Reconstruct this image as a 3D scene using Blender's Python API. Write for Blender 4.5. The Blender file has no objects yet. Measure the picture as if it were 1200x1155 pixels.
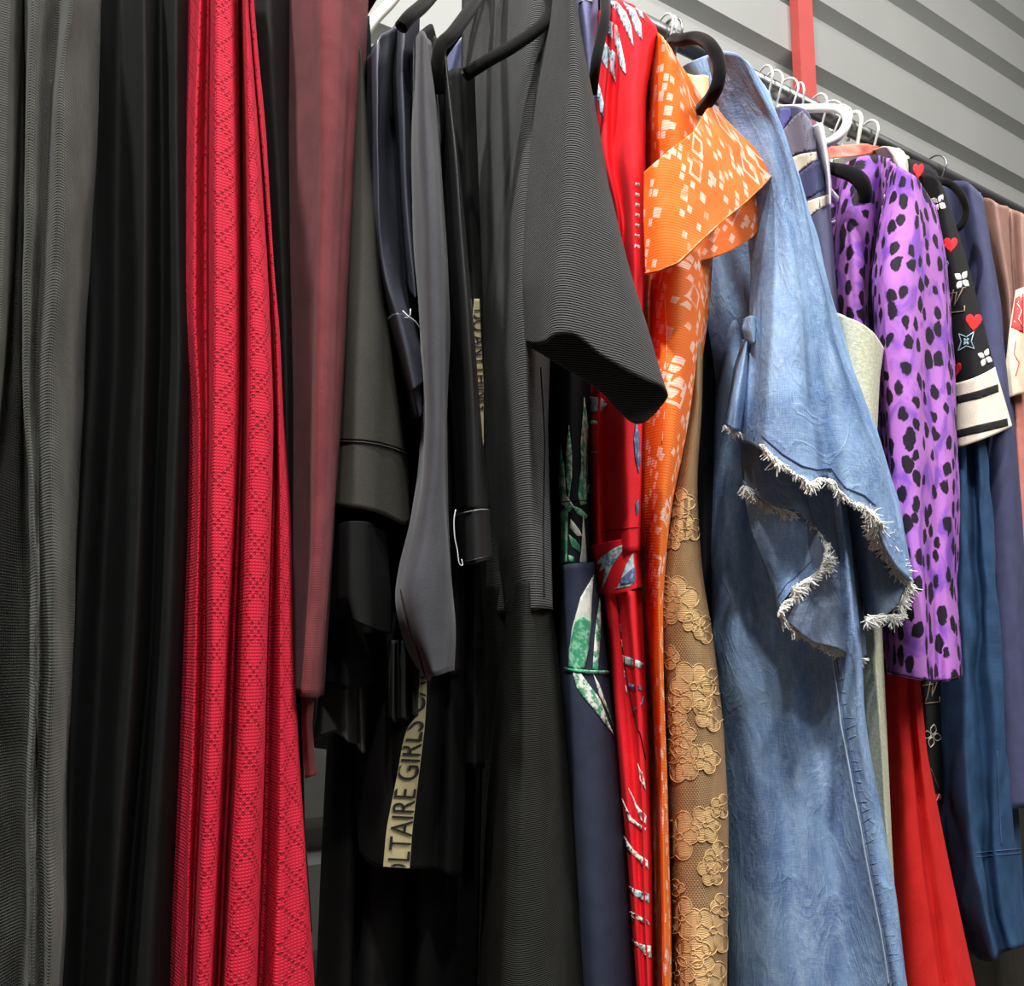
import bpy, bmesh, math, random
from mathutils import Vector, noise, geometry, Matrix
from mathutils.bvhtree import BVHTree
import numpy as np
random.seed(7)
S = bpy.context.scene
COL = S.collection
# ------------------------------------------------------------------ camera
F = 1200.0; CX, CY = 600.0, 577.5
PSI = math.radians(53); PIT = math.radians(8.7)
CAMZ = 1.32
FW = Vector((math.cos(PSI)*math.cos(PIT), math.sin(PSI)*math.cos(PIT), math.sin(PIT)))
RT = Vector((math.sin(PSI), -math.cos(PSI), 0))
UP = RT.cross(FW)
C0 = Vector((0, 0, CAMZ))
cam = bpy.data.objects.new('camera', bpy.data.cameras.new('camera')); COL.objects.link(cam)
cam.data.sensor_width = 36; cam.data.lens = 36*F/1200; cam.data.sensor_fit = 'HORIZONTAL'
cam.data.clip_start = .02
R3 = Matrix((RT, UP, -FW)).transposed()
cam.matrix_world = Matrix.Translation(C0) @ R3.to_4x4()
S.camera = cam
def ray(x, y): return (FW + RT*((x-CX)/F) + UP*((CY-y)/F))
def P(x, y, Y):                                # a point seen at x, y on the upright plane Y metres out
    r = ray(x, y); return C0 + r*(Y/r.y)
RAILY = .85
# ------------------------------------------------------------------ node helper
class NT:
    def __init__(s, name, rough=.85, spec=.25):
        s.m = bpy.data.materials.new(name); s.m.use_nodes = True
        s.t = s.m.node_tree; s.b = s.t.nodes['Principled BSDF']
        s.b.inputs['Roughness'].default_value = rough
        s.b.inputs['Specular IOR Level'].default_value = spec
        s._uv = None
    def n(s, typ, **kw):
        nd = s.t.nodes.new(typ)
        for k, v in kw.items(): setattr(nd, k, v)
        return nd
    def put(s, inp, v):
        if isinstance(v, bpy.types.NodeSocket): s.t.links.new(v, inp)
        elif isinstance(v, (tuple, list)) and len(v) == 3 and inp.type == 'RGBA': inp.default_value = (*v, 1)
        else: inp.default_value = v
    def M(s, op, a, b=0.0, c=0.0):
        nd = s.n('ShaderNodeMath', operation=op)
        s.put(nd.inputs[0], a); s.put(nd.inputs[1], b); s.put(nd.inputs[2], c)
        return nd.outputs[0]
    @property
    def uv(s):
        if s._uv is None: s._uv = s.n('ShaderNodeTexCoord').outputs['UV']
        return s._uv
    @property
    def ob(s): return s.n('ShaderNodeTexCoord').outputs['Object']
    def map(s, sc=(1,1,1), rot=0, vec=None):
        nd = s.n('ShaderNodeMapping'); s.put(nd.inputs['Vector'], vec or s.uv)
        nd.inputs['Scale'].default_value = sc; nd.inputs['Rotation'].default_value = (0,0,rot)
        return nd.outputs[0]
    def noise(s, vec, scale=5, detail=3, rough=.55, dist=0):
        nd = s.n('ShaderNodeTexNoise'); s.put(nd.inputs['Vector'], vec)
        nd.inputs['Scale'].default_value = scale; nd.inputs['Detail'].default_value = detail
        nd.inputs['Roughness'].default_value = rough; nd.inputs['Distortion'].default_value = dist
        return nd.outputs['Fac']
    def wave(s, vec, scale, d='X', dist=0):
        nd = s.n('ShaderNodeTexWave', bands_direction=d); s.put(nd.inputs['Vector'], vec)
        nd.inputs['Scale'].default_value = scale; nd.inputs['Distortion'].default_value = dist
        return nd.outputs['Fac']
    def ramp(s, f, lo, hi):
        nd = s.n('ShaderNodeMapRange', interpolation_type='SMOOTHSTEP'); s.put(nd.inputs[0], f)
        nd.inputs[1].default_value = lo; nd.inputs[2].default_value = hi
        return nd.outputs[0]
    def mix(s, f, a, b):
        nd = s.n('ShaderNodeMix', data_type='RGBA'); s.put(nd.inputs[0], f)
        s.put(nd.inputs[6], a); s.put(nd.inputs[7], b); return nd.outputs[2]
    def sep(s, v):
        nd = s.n('ShaderNodeSeparateXYZ'); s.put(nd.inputs[0], v); return nd.outputs
    def color(s, c): s.put(s.b.inputs['Base Color'], c)
    def bump(s, h, st=.3, dist=.001):
        nd = s.n('ShaderNodeBump'); s.put(nd.inputs['Height'], h)
        nd.inputs['Strength'].default_value = st; nd.inputs['Distance'].default_value = dist
        s.t.links.new(nd.outputs[0], s.b.inputs['Normal'])
def c8(r, g, b):
    f = lambda v: (v/255/12.92 if v/255 < .04045 else ((v/255+.055)/1.055)**2.4)
    return (f(r), f(g), f(b))
def plain(name, c, rough=.5, spec=.4, metal=0):
    t = NT(name, rough, spec); t.color(c); t.b.inputs['Metallic'].default_value = metal; return t.m
def fabric(name, c, rough=.85, spec=.2, rib=None, dist=.0008, ribdir='Y', ribst=.5, c2=None, msc=40, sheen=0, crease=0, ribcol=.25):
    t = NT(name, rough, spec)
    n1 = t.noise(t.map((1,1,1)), msc, 4)
    col = t.mix(t.ramp(n1, .35, .65), c, c2 or tuple(v*1.2 for v in c))
    h = t.M('MULTIPLY', t.noise(t.uv, 900, 2), .35)
    if rib:
        if ribdir != 'XY': w = t.wave(t.uv, .314/rib, ribdir, .4)
        else: w = t.M('MULTIPLY', t.wave(t.uv, .314/rib, 'X'), t.wave(t.uv, .314/rib, 'Y'))
        h = t.M('ADD', h, w)
        col = t.mix(t.M('MULTIPLY', w, ribcol), col, tuple(v*2.2 for v in c))
    hn = t.noise(t.map((1,1,1)), 650, 2, .7)
    col = t.mix(t.M('MULTIPLY', t.ramp(hn, .4, .7), .35), col, tuple(v*1.7 for v in c))
    if crease:
        k = t.noise(t.map((1,.5,1), .5), 22, 5, .6, 1.2)
        h = t.M('ADD', h, t.M('MULTIPLY', k, crease))
    t.color(col); t.bump(h, ribst, dist)
    if sheen:
        t.b.inputs['Sheen Weight'].default_value = sheen; t.b.inputs['Sheen Roughness'].default_value = .4
    return t.m
# ------------------------------------------------------------------ mesh builder
class Part:
    def __init__(s): s.deco=set(); s.v=[]; s.f=[]; s.mi=[]; s.uv=[]; s.mats=[]; s._b=None; s.vuv=[]
    def mat(s, m):
        if m not in s.mats: s.mats.append(m)
        return s.mats.index(m)
    def add(s, vs, fs, m, uvs=None, smooth=True):
        o = len(s.v); i = s.mat(m)
        s.v += [Vector(v) for v in vs]; s.vuv += (uvs if uvs else [(v[0], v[2]) for v in vs])
        for f in fs: s.f.append([k+o for k in f]); s.mi.append(i)
        s._b = None
    def bvh(s):
        if s._b is None: s._b = BVHTree.FromPolygons(s.v, s.f)
        return s._b
    def build(s, name, parent=None, thick=0, weld=False):
        # put the origin at the middle of the top of the shape
        me = bpy.data.meshes.new(name)
        xs=[v.x for v in s.v]; ys=[v.y for v in s.v]; zs=[v.z for v in s.v]
        org = Vector(((min(xs)+max(xs))/2, (min(ys)+max(ys))/2, max(zs)))
        par = parent.location if parent is not None else Vector((0,0,0))
        if parent is not None: org = Vector(parent['_w'])
        me.from_pydata([v-org for v in s.v], [], s.f); 
        for m in s.mats: me.materials.append(m)
        me.polygons.foreach_set('material_index', s.mi)
        me.polygons.foreach_set('use_smooth', [True]*len(s.f))
        ul = me.uv_layers.new(name='uv')
        for l in me.loops: ul.data[l.index].uv = s.vuv[l.vertex_index]
        ob = bpy.data.objects.new(name, me); COL.objects.link(ob)
        if parent is not None: ob.parent = parent; ob['_w'] = tuple(org)
        else: ob.location = org; ob['_w'] = tuple(org)
        if thick:
            md = ob.modifiers.new('thickness', 'SOLIDIFY'); md.thickness = thick; md.offset = -1
            if s.deco:
                vg = ob.vertex_groups.new(name='cloth'); vg.add([i for i in range(len(s.v)) if i not in s.deco], 1.0, 'REPLACE'); vg.add(list(s.deco), .35, 'REPLACE')
                md.vertex_group = 'cloth'
        return ob
    # --- sheet of cloth through hanging columns
    def sheet(s, cols, mat, nv=90, sub=6, closed=False, xc=None, Yb=1.03, wr=.0, wf=(30,4), seed=0, smooth=1.5, hemzig=0, ext=True, wob=0.0):
        """cols: [(Y or (Ytop,Ybottom), [(x,y),...]), ...] left to right; xc: rail position the cloth folds back to"""
        W = []
        for Yd, pts in cols:
            ys = np.array([p[1] for p in pts], float); xs = np.array([p[0] for p in pts], float)
            # arc parameter from top to bottom
            d = np.r_[0, np.cumsum(np.hypot(np.diff(xs), np.diff(ys)))]; d /= d[-1]
            tt = np.linspace(0, 1, nv)
            X = np.interp(tt, d, xs); Yp = np.interp(tt, d, ys)
            k = max(1, int(nv*smooth/60))
            for _ in range(k*3):
                X[1:-1] = .25*X[:-2]+.5*X[1:-1]+.25*X[2:]; Yp[1:-1] = .25*Yp[:-2]+.5*Yp[1:-1]+.25*Yp[2:]
            if isinstance(Yd, (tuple, list)): DY = np.interp(tt, np.linspace(0, 1, len(Yd)), Yd)
            else: DY = np.full(nv, Yd)
            W.append([P(a, b, c) for a, b, c in zip(X, Yp, DY)])
        n = len(W)
        # smooth crossing
        out = []; tags = []
        rng = range(n) if closed else range(n-1)
        for i in rng:
            g = lambda k: W[k % n] if closed else W[min(max(k,0),n-1)]
            a,b,c,d_ = g(i-1), g(i), g(i+1), g(i+2)
            for q in range(sub):
                t = q/sub
                row = []
                for j in range(nv):
                    p0,p1,p2,p3 = a[j],b[j],c[j],d_[j]
                    row.append(.5*((2*p1)+(p2-p0)*t+(2*p0-5*p1+4*p2-p3)*t*t+(3*p1-p0-3*p2+p3)*t**3))
                out.append(row)
        if not closed: out.append(list(W[-1]))
        if wr or wob:
            m = len(out)
            for i in range(m):
                for j in range(nv):
                    p = out[i][j]
                    a = noise.noise(Vector((p.x*wf[0]+seed*7.3, p.y*wf[0], p.z*wf[1]+seed)))
                    b = noise.noise(Vector((p.x*wf[0]*2.3+seed*3.3, p.y*wf[0]*2.3, p.z*wf[1]*2.6-seed)))
                    e = 1 if closed else min(1, i/2, (m-1-i)/2)
                    out[i][j] = p + Vector((.25,-1,0))*((a+.4*b)*wr*e)
        if xc is not None and not closed:
            A = out[0]; B = out[-1]
            xq = [xc]*nv if not isinstance(xc, tuple) else list(np.linspace(xc[0], xc[1], nv))
            pre = []; post = []
            for k, Yq in ((1, Yb), (.5, None)):
                pre.append([Vector((A[j].x*(1-k)+(xq[j]-.006)*k, A[j].y*(1-k)+Yb*k, A[j].z)) for j in range(nv)])
            for k in (.12, .5, 1):
                post.append([Vector((B[j].x*(1-k)+(xq[j]+.008)*k + (.006 if k<.2 else 0), B[j].y*(1-k)+Yb*k, B[j].z)) for j in range(nv)])
            out = pre+out+post
        m = len(out)
        # uv in metres
        mid = nv//2; us = [0]
        for i in range(1, m): us.append(us[-1]+(out[i][mid]-out[i-1][mid]).length)
        L = m+1 if closed else m
        if closed: us.append(us[-1]+(out[0][mid]-out[-1][mid]).length)
        vs=[]; uvs=[]; fs=[]
        z0 = CAMZ+1
        for i in range(L):
            r = out[i % m]; acc = 0
            for j in range(nv):
                vs.append(r[j]); uvs.append((us[i], -(z0-r[j].z)))
        for i in range(L-1):
            for j in range(nv-1):
                a = i*nv+j; b = (i+1)*nv+j
                fs.append([a, a+1, b+1, b])
        s.add(vs, fs, mat, uvs)
        return s
    # --- applied shapes: outline in picture positions, laid on the cloth
    def hit(s, x, y, off=.0007):
        r = ray(x, y).normalized()
        h = s.bvh().ray_cast(C0, r)
        if h[0] is None: return None
        nrm = h[1]
        if nrm.dot(r) > 0: nrm = -nrm
        return h[0] + nrm*off, nrm
    def patch(s, polys, mat, off=.0007, step=3.5, tree=None):
        newv=[]; newf=[]
        for pl in polys:
            pl = [Vector(p) for p in pl]
            if len(pl) < 3: continue
            xs=[p.x for p in pl]; ys=[p.y for p in pl]
            pts = []
            n = len(pl)
            for i in range(n):
                a, b = pl[i], pl[(i+1)%n]; k = max(1, int((b-a).length/step))
                for q in range(k): pts.append(a.lerp(b, q/k))
            nb = len(pts); inner=[]
            x = min(xs)+step/2
            while x < max(xs):
                y = min(ys)+step/2
                while y < max(ys):
                    inner.append(Vector((x, y))); y += step
                x += step
            edges = [(i, (i+1)%nb) for i in range(nb)]
            r = geometry.delaunay_2d_cdt(pts+inner, edges, [], 1, 1e-4)
            vv, _, ff = r[0], r[1], r[2]
            hs = [s.hit(v.x, v.y, off) for v in vv]
            o = len(newv); idx = {}
            for i, h in enumerate(hs):
                if h: idx[i] = len(newv); newv.append(h[0])
            for f in ff:
                if all(i in idx for i in f):
                    q = [idx[i] for i in f]
                    e = max((newv[q[a]]-newv[q[a-1]]).length for a in range(len(q)))
                    if e > .03: continue
                    newf.append(q[::-1] if (newv[q[1]]-newv[q[0]]).cross(newv[q[2]]-newv[q[0]]).dot(ray(600,577)) > 0 else q)
        tree = s._b
        n0 = len(s.v); s.add(newv, newf, mat); s._b = tree; s.deco |= set(range(n0, len(s.v)))
    def cord(s, pts, r, mat, off=.0006, n=5, step=4, closed=False):
        path=[]
        if closed: pts = list(pts)+[pts[0]]
        for a, b in zip(pts[:-1], pts[1:]):
            k = max(1, int(math.dist(a,b)/step))
            for q in range(k): path.append((a[0]+(b[0]-a[0])*q/k, a[1]+(b[1]-a[1])*q/k))
        path.append(pts[-1])
        w=[]; s.bvh()
        tree = s._b
        for p in path:
            h = s.hit(p[0], p[1], off)
            if h: w.append(h[0])
        if len(w) > 1: s.tube(w, r, mat, n)
        s._b = tree
    def tube(s, w, r, mat, n=8, cap=True):
        w=[Vector(p) for p in w]; vs=[]; fs=[]; uvs=[]
        rr = r if isinstance(r, (list, tuple)) else [r]*len(w)
        if len(rr) != len(w): rr = list(np.interp(np.linspace(0,1,len(w)), np.linspace(0,1,len(rr)), rr))
        prev=None; acc=0
        for i, p in enumerate(w):
            t = (w[min(i+1,len(w)-1)]-w[max(i-1,0)])
            if t.length < 1e-9: t = Vector((0,0,1))
            t.normalize()
            if prev is None: prev = t.orthogonal().normalized()
            prev = (prev - t*prev.dot(t))
            if prev.length < 1e-6: prev = t.orthogonal()
            prev.normalize(); b = t.cross(prev)
            if i: acc += (p-w[i-1]).length
            for k in range(n):
                a = 2*math.pi*k/n; vs.append(p + (prev*math.cos(a)+b*math.sin(a))*rr[i]); uvs.append((k/n*.02, acc))
        for i in range(len(w)-1):
            for k in range(n):
                a=i*n+k; b_=i*n+(k+1)%n
                fs.append([a, b_, b_+n, a+n])
        if cap: fs.append(list(range(n))[::-1]); fs.append([(len(w)-1)*n+k for k in range(n)])
        s.add(vs, fs, mat, uvs)
        return s
    def box(s, a, b, mat):
        x0,y0,z0=a; x1,y1,z1=b
        v=[(x0,y0,z0),(x1,y0,z0),(x1,y1,z0),(x0,y1,z0),(x0,y0,z1),(x1,y0,z1),(x1,y1,z1),(x0,y1,z1)]
        s.add(v, [[0,3,2,1],[4,5,6,7],[0,1,5,4],[1,2,6,5],[2,3,7,6],[3,0,4,7]], mat)
        return s
def smooth_path(pts, k=5):
    pts=[Vector(p) for p in pts]; out=[]; n=len(pts)
    for i in range(n-1):
        p0,p1,p2,p3 = pts[max(i-1,0)],pts[i],pts[i+1],pts[min(i+2,n-1)]
        for q in range(k):
            t=q/k; out.append(.5*((2*p1)+(p2-p0)*t+(2*p0-5*p1+4*p2-p3)*t*t+(3*p1-p0-3*p2+p3)*t**3))
    out.append(pts[-1]); return out
def thing(name, label, cat, loc, group=None):
    o = bpy.data.objects.new(name, None); COL.objects.link(o); o.location = loc; o['_w'] = tuple(loc)
    o.empty_display_size = .05
    o['label'] = label; o['category'] = cat
    if group: o['group'] = group
    return o
def tag(o, label, cat, group=None):
    o['label'] = label; o['category'] = cat
    if group: o['group'] = group
    return o
GR = 'clothes hanging along the rail'
def garment(name, label, cat, X, z=2.0): return thing(name, label, cat, (X, RAILY, z))
def G4(ys, *cs):                     # columns given as x at fixed heights
    return [(c[0], list(zip(c[1:], ys))) for c in cs]
# ------------------------------------------------------------------ materials
M_coat = fabric('charcoal_wool', c8(60,60,56), rib=.0015, ribdir='XY', c2=c8(70,69,64), msc=60)
M_greyknit = fabric('grey_knit', c8(54,54,50), rib=.0017, ribdir='XY', ribst=.7, dist=.001, c2=c8(70,70,65), msc=25, sheen=.15)
M_black = fabric('black_cloth', c8(17,17,17), c2=c8(22,22,22), ribst=.3)
M_black2 = fabric('black_cotton', c8(24,25,24), c2=c8(30,31,30), ribst=.3)
M_burg = fabric('burgundy_cloth', c8(96,42,46), c2=c8(112,54,58), rib=.0012, ribdir='XY', ribst=.4, sheen=.05)
M_olive = fabric('dark_olive_jersey', c8(58,57,52), c2=c8(62,60,55))
M_satin = fabric('dark_navy_satin', c8(56,58,68), rough=.42, spec=.5, ribst=.15)
M_scuba = fabric('grey_scuba', c8(62,62,67), rough=.62, c2=c8(67,67,72), sheen=.1)
M_leather = fabric('black_leather', c8(30,30,30), rough=.34, spec=.6, ribst=.25)
M_velvet = fabric('black_velvet', c8(13,12,12), rough=.95, spec=.1, sheen=.08)
M_ribtee = fabric('black_ribbed_knit', c8(60,60,60), rib=.0019, ribdir='Y', ribst=.9, dist=.0014, c2=c8(66,66,66), sheen=.1, ribcol=.5)
M_navyf = fabric('navy_crepe', c8(44,48,66), c2=c8(50,54,72), ribst=.3)
M_blackf = fabric('black_crepe', c8(24,25,30), c2=c8(28,29,34), ribst=.3)
M_redp = fabric('scarlet_crepe', c8(222,28,40), c2=c8(228,36,46), ribst=.25)
M_lav = fabric('lavender_blue', c8(110,114,150), ribst=.3)
M_sage = fabric('sage_boucle', c8(176,178,156), rib=None, ribst=1, dist=.004, c2=c8(206,206,184), msc=260)
M_red2 = fabric('brick_red_crepe', c8(205,36,34), c2=c8(214,42,38), ribst=.25)
M_mono = fabric('black_monogram_knit', c8(26,25,27), ribst=.3)
M_slate = fabric('slate_navy', c8(66,68,98), c2=c8(72,74,106), rough=.75)
M_dkdenim = fabric('dark_indigo_linen', c8(40,68,100), rib=.0014, ribdir='XY', ribst=.5, c2=c8(52,84,120), msc=30, crease=.8)
M_brown = fabric('brown_satin', c8(132,100,90), rough=.5, spec=.4, ribst=.2)
M_cream = fabric('cream_knit', c8(224,214,194), rib=.0016, ribdir='XY', ribst=.3)
M_coral = fabric('coral_satin', c8(226,110,92), rough=.45, spec=.5)
M_pink = fabric('dusty_pink', c8(190,120,108))
M_thread = plain('pale_thread', c8(200,205,205), .8)
M_white = plain('white_plastic', c8(236,233,222), .35, .5)
M_wire = plain('coated_wire', c8(210,212,212), .3, .5, .3)
M_steel = plain('steel_tube', c8(120,120,120), .35, .5, .9)
M_fray = plain('white_frayed_thread', c8(226,226,220), .9)
M_satinw = fabric('pale_grey_satin', c8(205,203,210), rough=.4, spec=.5, ribst=.2)
M_gold = plain('pale_gold_tape', c8(166,156,118), .55, .4)
M_ink = plain('black_print', c8(20,20,20), .6)
M_wp = plain('white_print', c8(228,228,218), .8)
M_gp = None
def print_mix(name, a, b, sc=60, lo=.45, hi=.55):
    t = NT(name, .8); n = t.noise(t.ob, sc, 5, .7); t.color(t.mix(t.ramp(n, lo, hi), a, b)); return t.m
M_gleaf = print_mix('green_leaf_print', c8(58,150,108), c8(140,196,164), 90)
M_wleaf = print_mix('white_leaf_print', c8(230,230,220), c8(206,212,200), 90)
M_gwleaf = print_mix('green_white_leaf_print', c8(76,160,120), c8(232,234,224), 130)
M_bleaf = print_mix('pale_blue_leaf_print', c8(196,216,220), c8(110,140,170), 160, .5, .6)
M_bleaf2 = print_mix('slate_blue_leaf_print', c8(84,98,140), c8(150,180,200), 160, .5, .65)
M_redh = plain('red_heart_print', c8(226,34,40), .8)
M_tan = plain('tan_monogram_print', c8(140,122,104), .8)
M_blp = plain('light_blue_print', c8(170,200,216), .8)
# red openwork knit
t = NT('red_openwork_knit', .8, .2)
u, v, _ = t.sep(t.uv)
a = t.M('FRACT', t.M('ADD', t.M('DIVIDE', u, .024), t.M('DIVIDE', v, .026)))
b = t.M('FRACT', t.M('SUBTRACT', t.M('DIVIDE', u, .024), t.M('DIVIDE', v, .026)))
dl = t.M('MINIMUM', t.M('ABSOLUTE', t.M('SUBTRACT', a, .5)), t.M('ABSOLUTE', t.M('SUBTRACT', b, .5)))
line = t.M('LESS_THAN', dl, .16)
dots = t.M('MULTIPLY', t.M('SINE', t.M('MULTIPLY', u, 6.2832/.0054)), t.M('SINE', t.M('MULTIPLY', v, 6.2832/.0054)))
hole = t.M('MULTIPLY', line, t.ramp(dots, .1, .45))
st = t.M('MULTIPLY', t.wave(t.uv, .314/.0022, 'X'), t.M('ADD', .5, t.wave(t.uv, .314/.002, 'Y')))
n1 = t.noise(t.uv, 60, 3)
col = t.mix(n1, c8(184,20,46), c8(206,32,58))
t.color(t.mix(t.M('MULTIPLY', hole, .6), t.mix(t.M('MULTIPLY', st, .2), col, c8(230,70,92)), c8(120,6,28)))
t.bump(t.M('SUBTRACT', t.M('MULTIPLY', st, .25), t.M('MULTIPLY', hole, 1.6)), .8, .0013)
M_red = t.m
# orange with scattered squares
t = NT('orange_voile_squares', .7, .25)
t.b.inputs['Transmission Weight'].default_value = 0
mp = t.map((1,1,1), .35); u, v, _ = t.sep(mp)
def cell(sz, keep, lo, hi, off=0.0):
    cu = t.M('ADD', t.M('DIVIDE', u, sz), off); cv = t.M('ADD', t.M('DIVIDE', v, sz*1.05), off*1.7)
    w = t.n('ShaderNodeTexWhiteNoise', noise_dimensions='2D'); cmb = t.n('ShaderNodeCombineXYZ')
    t.put(cmb.inputs[0], t.M('FLOOR', cu)); t.put(cmb.inputs[1], t.M('FLOOR', cv)); t.put(w.inputs['Vector'], cmb.outputs[0])
    d = t.M('MAXIMUM', t.M('ABSOLUTE', t.M('SUBTRACT', t.M('FRACT', cu), .5)), t.M('ABSOLUTE', t.M('SUBTRACT', t.M('FRACT', cv), .5)))
    return t.M('MULTIPLY', t.M('GREATER_THAN', w.outputs['Value'], keep), t.M('MULTIPLY', t.M('LESS_THAN', d, hi), t.M('GREATER_THAN', d, lo)))
sq = t.M('MAXIMUM', cell(.0085, .76, -1, .38), t.M('MAXIMUM', cell(.024, .86, .27, .40, .3), cell(.013, .9, -1, .34, .6)))
nn = t.noise(t.uv, 30, 3)
sq = t.M('MULTIPLY', sq, t.ramp(nn, .3, .5))
rb = t.wave(t.map((1,1,1), .1), .314/.0026, 'Y', .3)
t.color(t.mix(t.M('MULTIPLY', sq, .72), t.mix(t.noise(t.uv, 18, 3), c8(226,98,22), c8(240,124,44)), c8(246,214,196)))
t.bump(rb, .2, .0006); M_orange = t.m
# purple leopard
t = NT('purple_leopard', .75, .25)
mp = t.map((1/.023, 1/.031, 1), .12)
off = t.n('ShaderNodeTexNoise'); t.put(off.inputs['Vector'], mp); off.inputs['Scale'].default_value = 1.6; off.inputs['Detail'].default_value = 3
va = t.n('ShaderNodeVectorMath', operation='SCALE'); t.put(va.inputs[0], off.outputs['Color']); va.inputs['Scale'].default_value = .6
vb = t.n('ShaderNodeVectorMath', operation='ADD'); t.put(vb.inputs[0], mp); t.put(vb.inputs[1], va.outputs[0])
vo = t.n('ShaderNodeTexVoronoi', voronoi_dimensions='2D'); t.put(vo.inputs['Vector'], vb.outputs[0]); vo.inputs['Scale'].default_value = 1; vo.inputs['Randomness'].default_value = .75
sz = t.sep(vo.outputs['Color'])[0]
thr = t.M('MULTIPLY_ADD', sz, .16, .21)
d = t.M('SUBTRACT', vo.outputs['Distance'], thr)
fine = t.M('MULTIPLY', t.M('SUBTRACT', t.noise(t.map((1,2.5,1)), 420, 3), .5), .16)
spot = t.ramp(t.M('ADD', d, fine), .05, -.0)
bg = t.mix(t.ramp(t.noise(t.map((1,.6,1)), 34, 4, .5, .6),   .44, .64), c8(178,114,188), c8(118,72,168))
bg = t.mix(t.M('MULTIPLY', t.noise(t.map((1,3,1)), 260, 3), .35), bg, c8(150,84,196))
nd = t.n('ShaderNodeMapRange'); t.put(nd.inputs[0], t.M('ADD', d, fine)); nd.inputs[1].default_value = .05; nd.inputs[2].default_value = 0.0
t.color(t.mix(nd.outputs[0], bg, c8(26,18,32))); t.bump(t.noise(t.uv, 700, 2), .25, .0008); M_leo = t.m
# washed denim
def denim(name, a, b, c, msc=14, cr=.7):
    t = NT(name, .85, .15)
    n1 = t.noise(t.map((1,.8,1), .4), msc, 6, .65, .8)
    n2 = t.noise(t.map((1,.25,1), .7), 60, 5, .6, 1.0)
    n3 = t.noise(t.map((4,.25,1)), 320, 2)
    n4 = t.noise(t.map((.25,4,1)), 320, 2)
    rg = t.M('SUBTRACT', 1.0, t.M('MULTIPLY', t.M('ABSOLUTE', t.M('SUBTRACT', t.noise(t.map((1,.45,1), .6), 16, 4, .55, 1.6), .5)), 22))
    rg = t.M('MAXIMUM', rg, 0.0)
    col = t.mix(t.ramp(n1, .36, .66), a, b)
    col = t.mix(t.M('MULTIPLY', t.ramp(n2, .5, .75), .38), col, c)
    col = t.mix(t.M('MULTIPLY', t.ramp(t.M('MULTIPLY', t.M('ADD', n3, n4), .5), .45, .62), .35), col, c)
    col = t.mix(t.M('MULTIPLY', rg, .1), col, c)
    t.color(col)
    h = t.M('ADD', t.M('MULTIPLY', t.M('ADD', n3, n4), .2), t.M('MULTIPLY', n2, cr))
    h = t.M('ADD', h, t.M('MULTIPLY', rg, .35))
    h = t.M('ADD', h, t.M('MULTIPLY', t.noise(t.map((1,.6,1), .7), 22, 4, .6, 1.4), cr*2.2))
    t.bump(h, .6, .0022); return t.m
M_denim = denim('washed_denim', c8(96,126,172), c8(132,162,200), c8(186,206,226))
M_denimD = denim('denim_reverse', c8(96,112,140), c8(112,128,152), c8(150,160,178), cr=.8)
# lace ground: fine net
t = NT('tan_lace_net', .85, .15)
net = t.M('MULTIPLY', t.wave(t.map((1,1,1), .6), .314/.0022, 'X'), t.wave(t.map((1,1,1), -.6), .314/.0022, 'X'))
t.color(t.mix(t.ramp(t.noise(t.uv, 40, 3), .35, .65), t.mix(net, c8(150,118,84), c8(184,150,112)), t.mix(net, c8(164,130,92), c8(192,160,118))))
t.bump(net, .8, .001); M_lace = t.m
M_lacef = fabric('tan_lace_motif', c8(196,160,112), rib=.0014, ribdir='Y', ribst=.5, c2=c8(204,170,122))
M_lacec = plain('tan_lace_cord', c8(214,180,130), .8)
# wall and floor
t = NT('grey_painted_sheet_metal', .5, .4)
t.color(t.mix(t.noise(t.ob, 6, 4), c8(132,133,130), c8(142,143,140))); M_wall = t.m
t = NT('concrete_floor', .9, .2)
t.color(t.mix(t.noise(t.ob, 9, 5), c8(92,88,80), c8(120,116,106))); M_floor = t.m
t = NT('red_oxide_paint', .55, .4); t.color(t.mix(t.noise(t.ob, 12, 4), c8(160,60,56), c8(176,70,66))); M_post = t.m
# ------------------------------------------------------------------ the setting
WY = 1.42; PER = .181; Z0 = -.02+.055
w = Part(); prof = []
z = Z0-.4
while z < 4.3:
    # one rib: inner flat, slope out, outer flat, slope back
    prof += [(z, .0), (z+.116, .0), (z+.134, .030), (z+.160, .030)]
    z += PER
vs=[]; fs=[]
X0, X1 = -1.2, 6.0
for x in (X0, X1):
    for zz, d in prof: vs.append((x, WY-.038+d, max(0, zz)))
n=len(prof)
for i in range(n-1): fs.append([i, i+n, i+n+1, i+1])
w.add(vs, fs, M_wall)
wall = w.build('wall_back', thick=.002); wall['kind']='structure'
for p in wall.data.polygons: p.use_smooth = False
fl = Part(); fl.box((-1.2,-1.5,-.05),(6,WY+.02,0), M_floor); o = fl.build('floor'); o['kind']='structure'
for p in o.data.polygons: p.use_smooth = False
q = P(946, 60, WY-.06)
po = Part(); x = q.x
po.box((x-.030, WY-.062, 0),(x+.026, WY-.050, 3.9), M_post); po.box((x-.030, WY-.050, 0),(x-.022, WY-.039, 3.9), M_post); po.box((x+.018, WY-.050, 0),(x+.026, WY-.039, 3.9), M_post)
o = po.build('steel_post'); tag(o, 'red painted steel post standing against the ribbed grey wall', 'post')
for p in o.data.polygons: p.use_smooth = False
RZ = P(950, 127, RAILY).z
rl = thing('clothes_rail', 'long dark steel rail that all the hangers hook over', 'rail', (1.0, RAILY, RZ))
r = Part(); r.tube([(-.6,RAILY,RZ),(3.2,RAILY,RZ)], .0125, M_steel, 16); r.build('hanging_tube', rl)
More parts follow.
